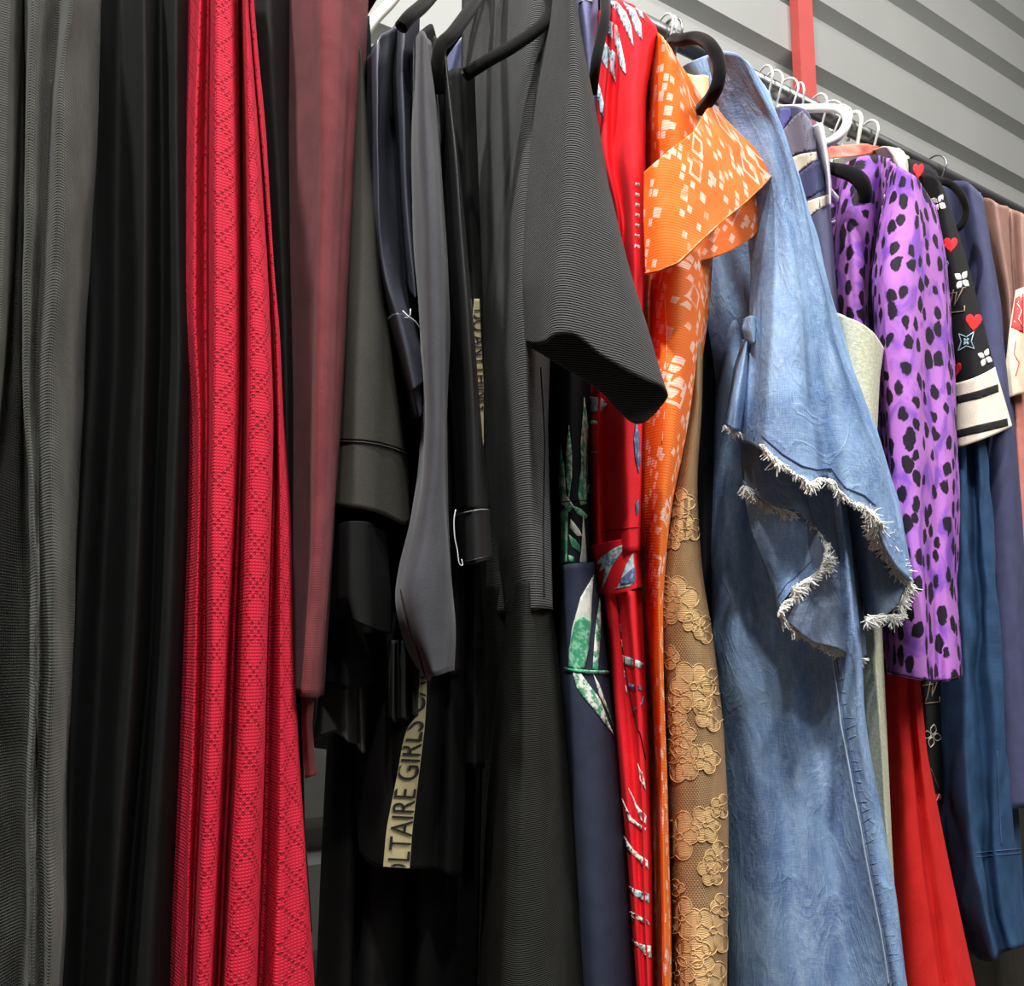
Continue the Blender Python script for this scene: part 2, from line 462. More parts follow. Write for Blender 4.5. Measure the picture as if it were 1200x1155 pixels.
r = Part(); r.tube([(-.6,RAILY+.03,RZ-.03),(3.2,RAILY+.03,RZ-.03)], .008, M_steel, 12); r.build('lower_tube', rl)
for xx in (-.58, 3.18):
    r = Part(); r.tube([(xx,RAILY,RZ),(xx,RAILY,0)], .016, M_steel, 16); r.build('upright', rl)
# ------------------------------------------------------------------ hangers
def rail_x(px): return P(px, 127+.537*(px-950), RAILY).x
def hook(px, par, mat, r=.0016, tilt=.0, big=.02):
    X = rail_x(px); pts=[]
    for k in range(15):
        a = math.radians(-50 + 250*k/14)
        pts.append((X+tilt*math.cos(a)*.02, RAILY+big*math.cos(a), RZ+.006+big*math.sin(a)))
    pts = pts[::-1]; pts = pts[::-1]
    pts.append((X, RAILY-.004, RZ-.03)); pts.append((X, RAILY, RZ-.045)); pts.append((X, RAILY, RZ-.085))
    p = Part(); p.tube(smooth_path(pts, 2), r, mat, 7); p.build('hook', par); return X
def hanger(px, label, mat, arm=None, r=.004, hmat=None, rr=.0016, name='clothes_hanger', cross=True, grp=None, tilt=.0):
    X = rail_x(px)
    h = thing(name, label, 'hanger', (X, RAILY, RZ-.08), grp)
    hook(px, h, hmat or M_wire, rr, tilt)
    p = Part()
    if arm: 
        pts = [(X, RAILY, RZ-.08)] + [P(*a) for a in arm]
        p.tube(smooth_path(pts, 6), r, mat, 12)
        p.tube(smooth_path([(X, RAILY, RZ-.08),(X+.004, RAILY+.09, RZ-.105),(X+.008,RAILY+.19,RZ-.16)], 5), r, mat, 12)
    elif tilt:
        p.tube(smooth_path([(X, RAILY-.08, RZ-.20),(X-.004,RAILY-.05,RZ-.155),(X, RAILY, RZ-.083),(X,RAILY+.05,RZ-.155),(X,RAILY+.08,RZ-.20)], 5), r, mat, 10)
        p.tube([(X, RAILY-.08, RZ-.2),(X,RAILY+.08,RZ-.2)], r*.8, mat, 8)
    else:
        p.tube(smooth_path([(X, RAILY-.165, RZ-.265),(X,RAILY-.155,RZ-.235),(X, RAILY-.06, RZ-.125),(X, RAILY, RZ-.082),(X,RAILY+.06,RZ-.125),(X,RAILY+.155,RZ-.235),(X,RAILY+.165,RZ-.265)], 5), r, mat, 10)
        if cross: p.tube([(X, RAILY-.163, RZ-.265),(X,RAILY+.163,RZ-.265)], r*.8, mat, 8)
    p.build('shoulder_bar', h); return h
# ------------------------------------------------------------------ garments, left to right
def plainfolds(nm, label, cat, cols, mat, xc, part='body', wr=.004, seed=0, **k):
    g = garment(nm, label, cat, xc if not isinstance(xc, tuple) else xc[0]); p = Part(); p.sheet(cols, mat, xc=xc, wr=wr, seed=seed, **k)
    return g, p
# 1 charcoal coat at the very edge
g, p = plainfolds('coat', 'plain charcoal coat edge at the far left of the rail, beside the grey knit trousers', 'coat', [
    (.66, [(-90,-60),(-95,600)]), (.60, [(-50,-60),(-60,600)]), (.60, [(0,-60),(-4,250),(-22,600)]), (.602, [(18,-60),(15,60),(12,200),(2,400),(-14,600)]), (.63, [(28,-60),(27,40),(23,180),(16,330),(9,420),(0,520),(-8,600)])], M_coat, .085)
p.build('coat_body', g, thick=.001)
# 2 grey knit trousers
g, p = plainfolds('trousers', 'faded grey knit trousers with a lumpy side seam, next to the charcoal coat', 'trousers', [
    (.66, [(-40,-60),(-60,1260)]), (.637, [(0,-60),(-10,500),(-20,1260)]), (.66, [(28,-60),(24,250),(26,400),(30,560),(31,700),(28,900),(22,1260)]),
    (.61, [(35,-60),(30,150),(27,300),(30,450),(34,600),(36,750),(33,900),(27,1260)]),
    (.602, [(46,-60),(42,100),(38,250),(36,400),(38,560),(40,800),(38,1000),(34,1260)]),
    (.618, [(74,-60),(67,20),(62,80),(57,130),(52,250),(46,330),(43,420),(46,600),(46,800),(42,1260)]),
    (.60, [(92,-60),(84,30),(74,90),(72,200),(66,330),(58,450),(58,700),(56,950),(50,1260)]),
    (.625, [(108,-60),(100,60),(94,200),(84,400),(76,600),(72,900),(62,1260)]),
    (.68, [(124,-60),(118,120),(110,300),(100,500),(90,700),(84,950),(72,1260)])], M_greyknit, .13, wr=.006, seed=2, wf=(22,9))
for k in range(1): p.cord([(61,95),(58,140),(54,230),(51,300),(46,400),(44,440),(43,520),(43,600),(44,700),(42,800),(42,900),(39,1000),(36,1100),(36,1154)], .0007, M_greyknit)
p.build('trouser_leg', g, thick=.001)
# 3 black pleated skirt
g, p = plainfolds('dress', 'long matt black dress with flaring pleats, between the grey trousers and the red knit', 'dress', [
    (.72, [(86,-60),(80,600),(60,1260)]), (.665, [(112,-60),(108,400),(86,800),(72,1260)]), (.69, [(140,-60),(134,400),(118,770),(88,1260)]),
    (.655, [(160,-60),(158,400),(142,770),(106,1260)]), (.64, [(172,-60),(172,400),(158,770),(124,1260)]), (.69, [(188,-60),(190,400),(176,770),(136,1260)]),
    (.645, [(202,-60),(206,400),(190,770),(160,1260)]), (.65, [(216,-60),(218,400),(208,770),(184,1260)]), (.70, [(240,-60),(244,400),(234,770),(222,1260)])], M_black, .19, wr=.003, seed=4)
p.build('pleated_skirt', g, thick=.001)
# 4 red pointelle dress
Y4 = (-60, 0, 150, 330, 385, 480, 600, 770, 900, 1000, 1155, 1260)
g, p = plainfolds('dress', 'bright red openwork knit dress falling in long vertical folds', 'dress', G4(Y4,
    (.645, 229,227,222,220,221,229,229,223,219,215,211,208), (.628, 236,235,230,229,229,234,234,230,226,221,218,214),
    (.652, 244,244,242,242,242,243,241,239,234,229,223,219), (.612, 251,251,250,249,249,248,246,245,240,235,229,225),
    (.607, 262,262,261,261,261,259,256,254,251,247,240,236), (.614, 276,275,277,278,278,277,273,264,260,256,249,244), (.660, 280,281,283,284,284,283,279,272,268,263,256,250),
    (.612, 285,286,290,291,291,290,289,284,279,273,265,260), (.605, 288,289,296,302,304,305,303,297,292,287,281,276), (.613, 291,291,302,312,314,318,317,311,308,304,299,294), (.650, 292,292,305,317,320,323,320,314,312,310,304,300),
    (.622, 293,294,307,319,323,326,328,328,328,328,322,318), (.629, 294,295,309,320,325,328,333,336,340,344,345,347), (.636, 295,296,310,321,327,330,338,342,349,356,362,366), (.655, 296,297,311,322,328,332,341,344,352,358,369,374)), M_red, .255, wr=.0016, seed=5, nv=130)
p.build('knit_skirt', g, thick=.001)
# 5 black draped dress right of the red
g, p = plainfolds('dress', 'black jersey dress with soft dark folds, squeezed between red knit and burgundy cloth', 'dress', [
    (.73, [(270,-60),(300,600),(320,1092)]), (.68, [(298,-60),(318,300),(335,700),(345,1092)]), (.665, [(318,-60),(328,200),(338,500),(346,800),(352,1092)]), (.71, [(345,-60),(342,150),(345,400),(346,700),(354,1090)]),
    (.70, [(362,-60),(357,150),(352,400),(350,700),(359,1088)]), (.73, [(378,-60),(374,300),(366,600),(352,800),(356,950),(366,1092)])], M_black2, .295, wr=.003, seed=6)
p.build('dress_body', g, thick=.001)
# 6 burgundy cloth
g, p = plainfolds('dress', 'burgundy woven dress with a narrow lit fold and a hanging tie', 'dress', [
    (.66, [(362,-60),(368,100),(368,340),(360,640),(349,815)]), (.632, [(376,-60),(377,60),(378,200),(374,340),(366,640),(353,816)]), (.628, [(398,-60),(394,120),(386,340),(376,640),(362,817)]),
    (.634, [(408,-60),(403,120),(394,340),(383,640),(369,817)]), (.643, [(416,-60),(409,120),(398,340),(386,640),(372,817)]), (.648, [(424,-60),(418,120),(403,340),(388,640),(375,816)]), (.68, [(434,-60),(428,100),(411,340),(391,640),(380,814)])], M_burg, .325, wr=.002, seed=7)
p.build('dress_body', g, thick=.001)
p = Part(); p.sheet([(.655, [(353,812),(353,850),(357,912)]), (.65, [(361,812),(360,850),(364,910)]), (.655, [(369,812),(366,850),(371,908)])], M_burg, nv=30); p.build('tie', g, thick=.001)
# 7 dark olive tee
g = garment('tee_shirt', 'dark olive-black tee shirt with a deep hemmed sleeve, beside the burgundy dress', 'shirt', .36)
p = Part(); p.sheet([(.70, [(400,40),(390,300),(384,560),(392,700),(393,806)]), (.68, [(412,30),(410,300),(410,560),(412,700),(410,808)]), (.69, [(430,20),(440,300),(445,600),(440,700),(432,803)]), (.71, [(432,20),(455,300),(475,600),(470,700),(455,790)])], M_black, xc=.375, Yb=.82, wr=.006, seed=8); p.build('shirt_body', g, thick=.001)
p = Part(); p.sheet([(.70, [(408,40),(398,400),(388,520),(383,594)]), (.662, [(414,40),(408,300),(404,520),(398,594)]), (.65, [(420,60),(424,300),(424,450),(425,597)]), (.65, [(424,80),(440,330),(450,450),(452,604)]), (.66, [(426,110),(450,360),(470,500),(474,615)]), (.685, [(426,120),(455,370),(478,510),(481,606)]), (.72, [(426,120),(450,400),(470,520),(470,596)]), (.73, [(415,120),(425,400),(425,520),(425,586)])], M_olive, closed=True, wr=.003, seed=9)
p.cord([(390,514),(405,514),(425,515),(445,518),(462,523),(478,529)], .0005, M_black); p.cord([(390,517),(405,517),(425,518),(445,521),(462,526),(478,532)], .0004, M_olive)
p.build('sleeve', g, thick=.001)
p = Part(); p.sheet([(.655, [(402,612),(404,700),(410,722)]), (.645, [(415,610),(416,700),(420,728)]), (.647, [(436,612),(436,700),(438,736)]), (.67, [(452,625),(458,700),(458,742)])], M_black, wr=.006, seed=3, xc=.36, Yb=.7); p.build('turned_cuff', g, thick=.001)
# leather skirt hem showing beneath
g = garment('skirt', 'glossy black leather skirt, only its creased hem showing below the olive tee', 'skirt', .385)
p = Part(); p.sheet([(.74, [(383,500),(384,700),(366,868)]), (.715, [(392,500),(392,700),(392,858)]), (.70, [(404,500),(406,700),(408,868)]), (.712, [(414,500),(416,700),(417,872)]), (.70, [(422,500),(424,700),(425,882)]), (.735, [(432,500),(436,700),(434,880)])], plain('grey_sheen_leather', c8(92,92,90), .3, .6), xc=.40, Yb=.78, wr=.006, seed=3); p.build('leather_panel', g, thick=.001)
# 12 long black dresses beneath
g, p = plainfolds('dress', 'floor-length black dress whose lower folds fill the gap under the gold-tape jacket', 'dress', [
    (.80, [(384,500),(383,870),(376,1010),(366,1260)]), (.765, [(392,500),(392,870),(388,1010),(378,1260)]), (.75, [(410,500),(412,870),(412,1010),(406,1260)]), (.785, [(425,500),(428,870),(420,1050),(410,1260)]), (.75, [(440,500),(440,870),(434,1050),(422,1260)]),
    (.75, [(465,500),(466,870),(466,1050),(456,1260)]), (.785, [(480,500),(480,870),(476,1050),(470,1260)]), (.75, [(495,500),(496,870),(492,1050),(486,1260)]), (.75, [(525,500),(528,870),(524,1050),(520,1260)]), (.80, [(560,500),(566,870),(562,1050),(556,1260)])], M_black, .475, Yb=.88, wr=.003, seed=11)
p.build('dress_folds', g, thick=.001)
# 8 navy satin jacket
g = garment('jacket', 'dark navy satin jacket with a shiny turned-back cuff, left of the grey scuba sleeve', 'jacket', .385)
p = Part(); p.sheet([(.70, [(430,70),(428,150),(427,230),(438,300),(450,370),(464,420),(478,492)]), (.648, [(436,60),(438,150),(438,250),(448,320),(458,370),(472,425),(484,491)]), (.635, [(450,40),(445,80),(442,160),(448,260),(460,340),(472,372),(480,420),(489,488)]), (.665, [(468,30),(458,80),(452,170),(458,270),(470,345),(482,378),(490,430),(494,484)]), (.69, [(480,20),(470,100),(470,200),(480,330),(492,370),(500,430),(500,478)])], M_satin, xc=.39, wr=.006, seed=12)
p.build('sleeve', g, thick=.001)
p = Part(); p.sheet([(.67, [(453,374),(465,420),(476,460)]), (.628, [(460,368),(472,415),(482,458)]), (.622, [(470,367),(480,408),(489,453)]), (.64, [(480,372),(490,410),(496,447)]), (.68, [(488,380),(496,415),(500,440)])], M_satin, nv=40)
p.build('cuff', g, thick=.001)
p = Part(); p.sheet([(.68, [(462,30),(458,90),(466,200),(476,330)]), (.645, [(472,20),(470,90),(474,200),(480,300),(484,350)]), (.66, [(484,10),(480,90),(484,200),(488,345)]), (.69, [(492,20),(488,200),(492,345)])], M_satin, xc=.395, wr=.005, seed=13); p.build('front_panel', g, thick=.001)
p = Part(); w_ = [P(472,364,.62), P(478,370,.615), P(486,376,.614), P(492,384,.62)]; p.tube(smooth_path(w_,3), .0004, M_thread, 5); w_ = [P(474,372,.62), P(480,371,.612), P(481,362,.612)]; p.tube(smooth_path(w_,3), .0004, M_thread, 5); p.build('loose_thread', g)
# 9 grey scuba sleeve
g = garment('top', 'smooth dark grey scuba top, its long sleeve tapering to a point at the cuff', 'top', .42)
p = Part(); p.sheet([(.665, [(486,58),(484,150),(485,300),(490,370),(495,470),(492,550),(480,620),(468,660),(461,698),(470,740),(484,775),(499,797)]),
    (.632, [(488,45),(488,150),(490,300),(495,400),(499,480),(495,560),(485,620),(474,665),(467,700),(476,740),(490,778),(503,796)]),
    (.612, [(493,36),(495,150),(498,300),(502,400),(505,480),(501,560),(493,630),(484,670),(480,700),(489,745),(500,775),(508,793)]),
    (.606, [(498,36),(503,120),(506,220),(509,320),(513,420),(513,520),(510,600),(504,660),(500,710),(505,750),(511,775),(514,792)]),
    (.614, [(503,42),(510,110),(514,200),(518,300),(520,420),(520,520),(520,600),(522,680),(524,740),(522,789)]),
    (.65, [(506,50),(514,120),(519,200),(523,300),(525,420),(525,520),(525,600),(528,690),(531,740),(529,784)]),
    (.68, [(504,50),(512,120),(516,300),(518,520),(518,690),(520,778)]), (.70, [(494,50),(494,300),(500,500),(482,690),(504,782)])], M_scuba, closed=True, wr=.004, wf=(26,6), seed=14, nv=110)
p.cord([(470,690),(476,715),(485,745),(493,770),(499,792)], .0004, M_black)
p.build('sleeve', g, thick=.001)
p = Part(); p.sheet([(.70, [(500,30),(505,150),(510,400),(520,790)]), (.685, [(508,30),(516,150),(522,400),(530,790)]), (.70, [(514,60),(524,200),(530,400),(540,790)])], M_black, xc=.43, wr=.003); p.build('back_panel', g, thick=.001)
# 10 leather jacket
g = garment('jacket', 'slim black leather jacket with a stitched cuff band, right of the grey scuba sleeve', 'jacket', .46)
p = Part(); p.sheet([(.68, [(508,48),(513,200),(522,350),(530,480),(534,600)]), (.645, [(512,46),(519,150),(528,300),(538,450),(543,600)]), (.622, [(516,50),(525,150),(536,300),(546,450),(552,598)]), (.618, [(521,60),(531,160),(543,300),(554,450),(561,598)]), (.632, [(526,90),(536,200),(548,320),(560,470),(568,597)]), (.67, [(528,100),(540,230),(552,350),(565,500),(572,598)]), (.70, [(526,110),(540,350),(555,590)])], M_leather, closed=True, wr=.003, seed=15)
p.build('sleeve', g, thick=.001)
p = Part(); p.sheet([(.69, [(532,603),(535,660)]), (.645, [(537,601),(541,663)]), (.618, [(549,599),(552,661)]), (.612, [(560,596),(563,658)]), (.628, [(570,596),(573,655)]), (.67, [(573,598),(577,652)]), (.70, [(556,592),(560,646)])], M_leather, closed=True, nv=20)
p.cord([(543,601),(552,599),(562,597),(571,597)], .0005, plain('grey_stitching', c8(120,118,114), .7)); p.cord([(543,658),(552,657),(562,654),(573,651)], .0005, M_leather)
p.build('cuff', g, thick=.001)
p = Part(); p.tube(smooth_path([P(534,597,.60),P(532,610,.60),P(533,630,.60),P(536,645,.60),P(538,660,.60),P(542,662,.60),P(541,655,.60)],4), .0004, M_thread, 5); p.build('loose_thread', g)
p = Part(); p.sheet([(.72, [(530,80),(540,350),(548,600),(545,900)]), (.70, [(545,80),(556,350),(558,600),(556,900)]), (.72, [(556,80),(566,350),(570,600),(568,900)])], M_black, xc=.475, wr=.003); p.build('jacket_body', g, thick=.001)
# 11 jacket with lettered gold tape
g = garment('jacket', 'black jacket edged with gold tape printed in black capital letters', 'jacket', .49)
p = Part(); p.sheet([(.735, [(400,500),(420,800),(416,940),(421,1000)]), (.715, [(425,500),(436,800),(434,900),(436,1013)]), (.70, [(450,500),(458,800),(456,900),(452,1017)]), (.697, [(478,500),(490,800),(482,930),(478,1018)]), (.70, [(490,500),(505,800),(500,930),(497,1018)]), (.712, [(505,500),(518,800),(512,940),(508,1018)]), (.70, [(530,500),(530,800),(528,940),(525,1024)]), (.72, [(550,330),(548,700),(546,900),(542,1028)])], M_black, xc=.47, Yb=.84, wr=.002, seed=17)
body = p
rb = Part(); rb.sheet([(.684, [(492,770),(491,810),(488,840),(478,850),(472,870),(466,905),(458,945),(453,970),(449,1015)]), (.683, [(500,770),(500,815),(498,850),(492,900),(487,940),(483,975),(480,1017)])], M_gold, nv=80, sub=6)
body.build('jacket_front', g, thick=.001)
def text_on(part, s, origin, right, up, size, mat, off=.0009, clip=None):
    """lettering whose baseline starts at a picture position; right and up are picture directions per unit"""
    cu = bpy.data.curves.new('lettering', 'FONT'); cu.body = s; cu.size = 1
    ob = bpy.data.objects.new('lettering', cu); COL.objects.link(ob)
    dg = bpy.context.evaluated_depsgraph_get(); me = bpy.data.meshes.new_from_object(ob.evaluated_get(dg))
    bm = bmesh.new(); bm.from_mesh(me); bmesh.ops.triangulate(bm, faces=bm.faces)
    for _ in range(5):
        es = [e for e in bm.edges if e.calc_length() > .09]
        if not es: break
        bmesh.ops.subdivide_edges(bm, edges=es, cuts=1); bmesh.ops.triangulate(bm, faces=bm.faces)
    bm.to_mesh(me); bm.free()
    vs = []; ok = {}
    part.bvh(); tree = part._b
    for v in me.vertices:
        x = origin(v.co.x)[0] + up[0]*v.co.y*size; y = origin(v.co.x)[1] + up[1]*v.co.y*size
        h = part.hit(x, y, off)
        if h: ok[v.index] = len(vs); vs.append(h[0])
    fs = [[ok[i] for i in f.vertices] for f in me.polygons if all(i in ok for i in f.vertices)]
    n0 = len(part.v); part.add(vs, fs, mat); part._b = tree; part.deco |= set(range(n0, len(part.v)))
    bpy.data.objects.remove(ob); bpy.data.curves.remove(cu); bpy.data.meshes.remove(me)
# baseline along the right edge of the tape, reading upward
def base(x):      # x in font units -> picture
    y = 1034 - x*28.1
    xs = np.interp(1017-y, [0, 77, 117, 167, 202, 247], [478.5, 485.5, 490.5, 496, 498.5, 499.5])
    return xs, y
text_on(rb, 'OLTAIRE GIRLS CAN', base, None, (-1.0,-.05), 37, M_ink)
rb.build('lettered_tape', g)
rb = Part(); rb.sheet([(.655, [(556,350),(553,380),(554,430),(557,480),(561,522)]), (.655, [(562,350),(564,400),(567,450),(567,490),(567,522)])], M_gold, nv=50)
def base2(x):
    y = 362 + x*17; return np.interp(y, [350,400,450,500], [553,553.5,556,560]), y
text_on(rb, 'DO ANYTHING', base2, None, (1.0,-.05), 22, M_ink)
rb.build('placket_tape', g, thick=.0005)
p = Part(); p.sheet([(.68, [(456,750),(455,842)]), (.665, [(462,750),(461,846)]), (.68, [(466,750),(466,845)]), (.665, [(475,750),(474,844)]), (.68, [(480,750),(480,842)]), (.665, [(487,750),(487,840)]), (.69, [(492,750),(491,838)])], M_black2, nv=20, xc=.45, Yb=.72); p.build('pleated_frill', g, thick=.001)
# 13 black ribbed tee dress
g = garment('dress', 'black fine-ribbed knit dress with a wide flared short sleeve', 'dress', .56)
p = Part()
p.sheet([(.83, [(552,-40),(548,60),(550,200),(556,350),(566,500),(578,640),(590,729)]), (.73, [(580,-40),(574,100),(575,200),(577,350),(584,500),(592,640),(598,726)]), (.668, [(612,-60),(604,60),(598,200),(594,350),(599,500),(606,640),(611,721)]),
    (.645, [(632,-60),(622,80),(612,200),(608,350),(614,500),(620,640),(624,716)]), (.645, [(650,-60),(640,100),(626,240),(620,380),(625,500),(632,640),(635,713)]), (.68, [(668,-60),(656,200),(646,380),(642,500),(646,640),(648,714)])], M_ribtee, xc=.588, Yb=.865, wr=.005, seed=18, nv=120, wf=(16,7))
p.cord([(633,430),(636,480),(638,520),(637,560),(636,620),(637,700)], .0006, M_black)
p.build('bodice', g, thick=.001)
p = Part()
p.sheet([(.83, [(590,680),(572,900),(552,1260)]), (.695, [(602,680),(584,900),(570,1260)]), (.653, [(612,680),(606,900),(598,1260)]), (.648, [(622,680),(624,900),(628,1260)]), (.66, [(634,680),(644,900),(656,1260)]), (.70, [(645,680),(668,900),(694,1260)])], fabric('black_fine_knit_skirt', c8(27,28,25), rib=.0015, ribdir='Y', ribst=.8, c2=c8(34,35,32), msc=30), xc=.58, wr=.004, seed=19)
p.build('skirt', g, thick=.001)
p = Part()
p.sheet([(.645, [(648,-20),(628,100),(614,250),(611,330),(616,404)]), (.61, [(656,-20),(642,100),(630,250),(624,330),(628,404)]), (.582, [(662,-20),(655,100),(646,250),(640,330),(638,401)]), (.566, [(665,-20),(664,100),(658,250),(652,330),(651,392)]),
    (.56, [(668,-20),(673,100),(674,250),(674,330),(677,394)]), (.56, [(670,-20),(682,100),(692,220),(702,330),(712,421)]), (.565, [(671,-20),(689,100),(705,220),(725,320),(748,441)]), (.58, [(672,-20),(695,110),(713,220),(742,330),(779,455)]),
    (.595, [(671,-20),(694,110),(712,220),(742,340),(780,470)]), (.612, [(668,-20),(688,110),(704,240),(722,350),(745,497)]), (.62, [(662,-20),(670,110),(676,240),(685,350),(700,456)]), (.635, [(652,-20),(645,110),(635,250),(640,350),(650,425)])], M_ribtee, closed=True, wr=.002, seed=20, nv=100)
p.build('sleeve', g, thick=.0015)
# 14 palm-print jumpsuit in black and navy
g = garment('jumpsuit', 'navy jumpsuit printed with green and white palm fronds, tucked behind the black ribbed dress', 'jumpsuit', .60)
p = Part(); p.sheet([(.73, [(642,300),(640,500),(648,664)]), (.69, [(654,300),(654,500),(658,664)]), (.672, [(668,300),(668,500),(672,662)]), (.675, [(682,300),(683,500),(688,660)]), (.70, [(694,300),(693,500),(700,658)])], M_blackf, xc=.59)
p.patch([[(684,465),(689,500),(688,560),(685,585),(681,560),(680,520)]], M_gwleaf); p.patch([[(667,498),(670,530),(670,560),(667,585),(664,560),(664,530)], [(655,560),(661,540),(664,580),(672,592),(668,600),(658,590)]], M_gwleaf)
p.patch([[(686,520),(688,560),(687,590),(680,592),(677,580),(680,550)], [(658,520),(662,560),(660,590),(656,560)], [(657,600),(666,592),(665,659),(658,660)]], M_gleaf)
p.patch([[(669,608),(678,620),(682,628),(676,628),(668,618)], [(683,600),(686,640),(687,659),(679,659),(681,640)]], M_wleaf); p.patch([[(667,626),(674,632),(679,640),(679,648),(670,640)], [(670,592),(680,596),(688,604),(686,608),(676,602)], [(667,650),(672,652),(672,659),(667,659)], [(686,572),(691,566),(691,580)]], M_gleaf)
p.cord([(656,589),(668,587),(678,586),(690,587)], .0006, M_blackf)
p.build('bodice', g, thick=.001)
p = Part(); p.sheet([(.73, [(650,662),(654,800),(666,950),(684,1260)]), (.685, [(658,662),(660,800),(672,950),(692,1260)]), (.665, [(670,660),(676,800),(688,950),(706,1260)]), (.662, [(688,659),(700,800),(712,950),(730,1260)]), (.672, [(697,658),(712,800),(724,950),(745,1260)]), (.71, [(704,658),(722,800),(735,950),(760,1260)])], M_navyf, xc=.61, wr=.002)
p.patch([[(695,674),(693,700),(692,730),(689,760),(684,783),(677,784),(674,781),(676,770),(676,784),(667,782),(668,760),(671,735),(680,700)]], M_wleaf)
p.patch([[(674,728),(682,722),(691,728),(689,760),(684,783),(677,784),(676,784),(667,782),(668,760)]], M_gleaf, off=.0012)
p.patch([[(671,786),(680,788),(690,802),(702,818),(712,845),(719,862),(710,850),(695,830),(682,815),(676,805)]], M_gwleaf)
p.patch([[(695,790),(701,800),(710,825),(718,850),(712,835),(702,815)], [(703,695),(704,730),(700,786),(694,784),(697,740)]], M_gwleaf)
p.patch([[(661,781),(670,783),(690,785),(714,786),(714,789),(690,789),(668,786)]], M_gleaf, off=.0014)
p.build('trouser_leg', g, thick=.001)
# slim black dress with white flecks between the knit and the jumpsuit
g, p = plainfolds('dress', 'narrow black dress flecked with small white dashes, wedged behind the ribbed knit', 'dress', [
    (.78, [(636,420),(640,700),(660,950),(676,1260)]), (.735, [(646,420),(650,700),(668,950),(684,1260)]), (.75, [(660,420),(662,700),(682,950),(698,1260)])], M_blackf, .585)
p.patch([[(647,540),(650,543),(649,552),(646,550)], [(652,532),(655,540),(653,542)], [(646,570),(649,573),(648,580),(645,578)], [(653,720),(656,735),(654,748),(652,738)], [(670,972),(675,974),(675,977),(670,975)], [(671,981),(676,982),(676,985),(671,984)], [(677,1060),(681,1064),(680,1068),(676,1066)], [(655,812),(658,822),(656,828)]], M_wp, step=3)
p.build('dress_body', g, thick=.001)
# 15 lavender blue shoulder
g = garment('blouse', 'lavender-blue blouse, just its shoulder showing behind a black velvet hanger', 'blouse', .60)
p = Part(); p.sheet([(.74, [(664,-40),(678,60),(690,160)]), (.70, [(674,-40),(684,60),(694,160)]), (.69, [(688,-40),(692,60),(698,160)]), (.71, [(700,-40),(702,60),(704,160)])], M_lav, xc=.61, nv=40)
p.cord([(678,3),(686,0),(694,2)], .0006, M_thread); p.build('shoulder', g, thick=.001)
# 16 red palm dress
Y6 = (0,110,185,260,330,400,500,640,700,850,1000,1160,1260)
g = garment('jumpsuit', 'scarlet jumpsuit printed with pale blue palm leaves, left of the orange ruffled dress', 'jumpsuit', .66)
p = Part()
p.sheet([(c[0], [(x, y) for x, y in zip(c[1:], ys)]) for ys, c in [
    ((4,110,185,260,330,400,500,640,652), (.70, 713,697,700,718,706,696,688,690,691)), ((0,110,185,260,330,400,500,640,651), (.668, 721,709,708,727,720,708,699,701,702)),
    ((0,110,185,260,330,400,500,640,650), (.672, 731,721,718,733,728,716,706,712,712)), ((6,110,185,260,330,400,500,640,648), (.642, 742,733,730,738,738,730,722,727,727)),
    ((16,110,185,260,330,400,500,640,646), (.632, 756,744,743,745,746,742,738,740,740)), ((36,110,185,260,330,400,500,640,645), (.65, 770,754,752,753,752,750,750,748,748)), ((58,110,185,260,330,400,500,640,644), (.70, 777,760,758,757,757,755,755,751,751))]], M_redp, xc=.665, wr=.002, seed=21)
for q in ([(712,0),(722,2),(734,14),(740,30),(743,56),(735,38),(724,16)], [(730,2),(744,10),(751,28),(752,48),(745,36),(738,16)], [(712,22),(722,30),(728,50),(733,75),(734,88),(728,80),(722,55),(714,40)], [(710,50),(718,66),(722,88),(722,100),(714,84),(705,70),(703,62)], [(745,9),(752,14),(755,24),(750,20)], [(699,90),(704,104),(708,122),(707,138),(703,130),(699,108)], [(711,52),(720,62),(722,78),(716,70)]): p.patch([q], M_bleaf)
p.patch([[(745,490),(749,512),(750,540),(748,555),(744,540),(742,515)], [(744,590),(748,585),(748,600),(745,604)]], M_bleaf2)
p.patch([[(688,464),(704,466),(712,474),(704,482),(690,482)], [(689,491),(704,494),(700,497),(690,496)], [(690,528),(700,530),(690,531)]], M_bleaf)
p.cord([(690,625),(705,623),(720,621),(735,619),(748,617)], .0006, fabric('dark_red_seam', c8(140,10,22)))
for k in range(7): p.patch([[(744.5,214+k*12),(749,215+k*12),(749,219+k*12),(744,218+k*12)]], M_bleaf, step=3)
p.build('bodice', g, thick=.001)
p = Part(); p.sheet([(.685, [(689,640),(693,662),(700,695)]), (.655, [(706,636),(710,660),(714,697)]), (.64, [(726,632),(730,658),(732,694)]), (.645, [(740,630),(742,655),(744,690)]), (.68, [(749,628),(750,655),(753,688)])], M_redp, nv=30, xc=.665)
p.patch([[(736,635),(720,642),(706,652),(697,662),(704,660),(722,650)], [(733,640),(722,646),(707,658),(702,670),(710,665),(706,690),(718,662)], [(741,648),(734,660),(724,688),(720,690),(728,689),(740,686),(743,670)]], M_bleaf, step=4); p.patch([[(735,670),(742,664),(743,682),(728,686),(726,680)]], M_bleaf2, off=.0014, step=4)
p.build('waist_peplum', g, thick=.001)
p = Part()
YT = (692,760,850,950,1000,1100,1160,1260)
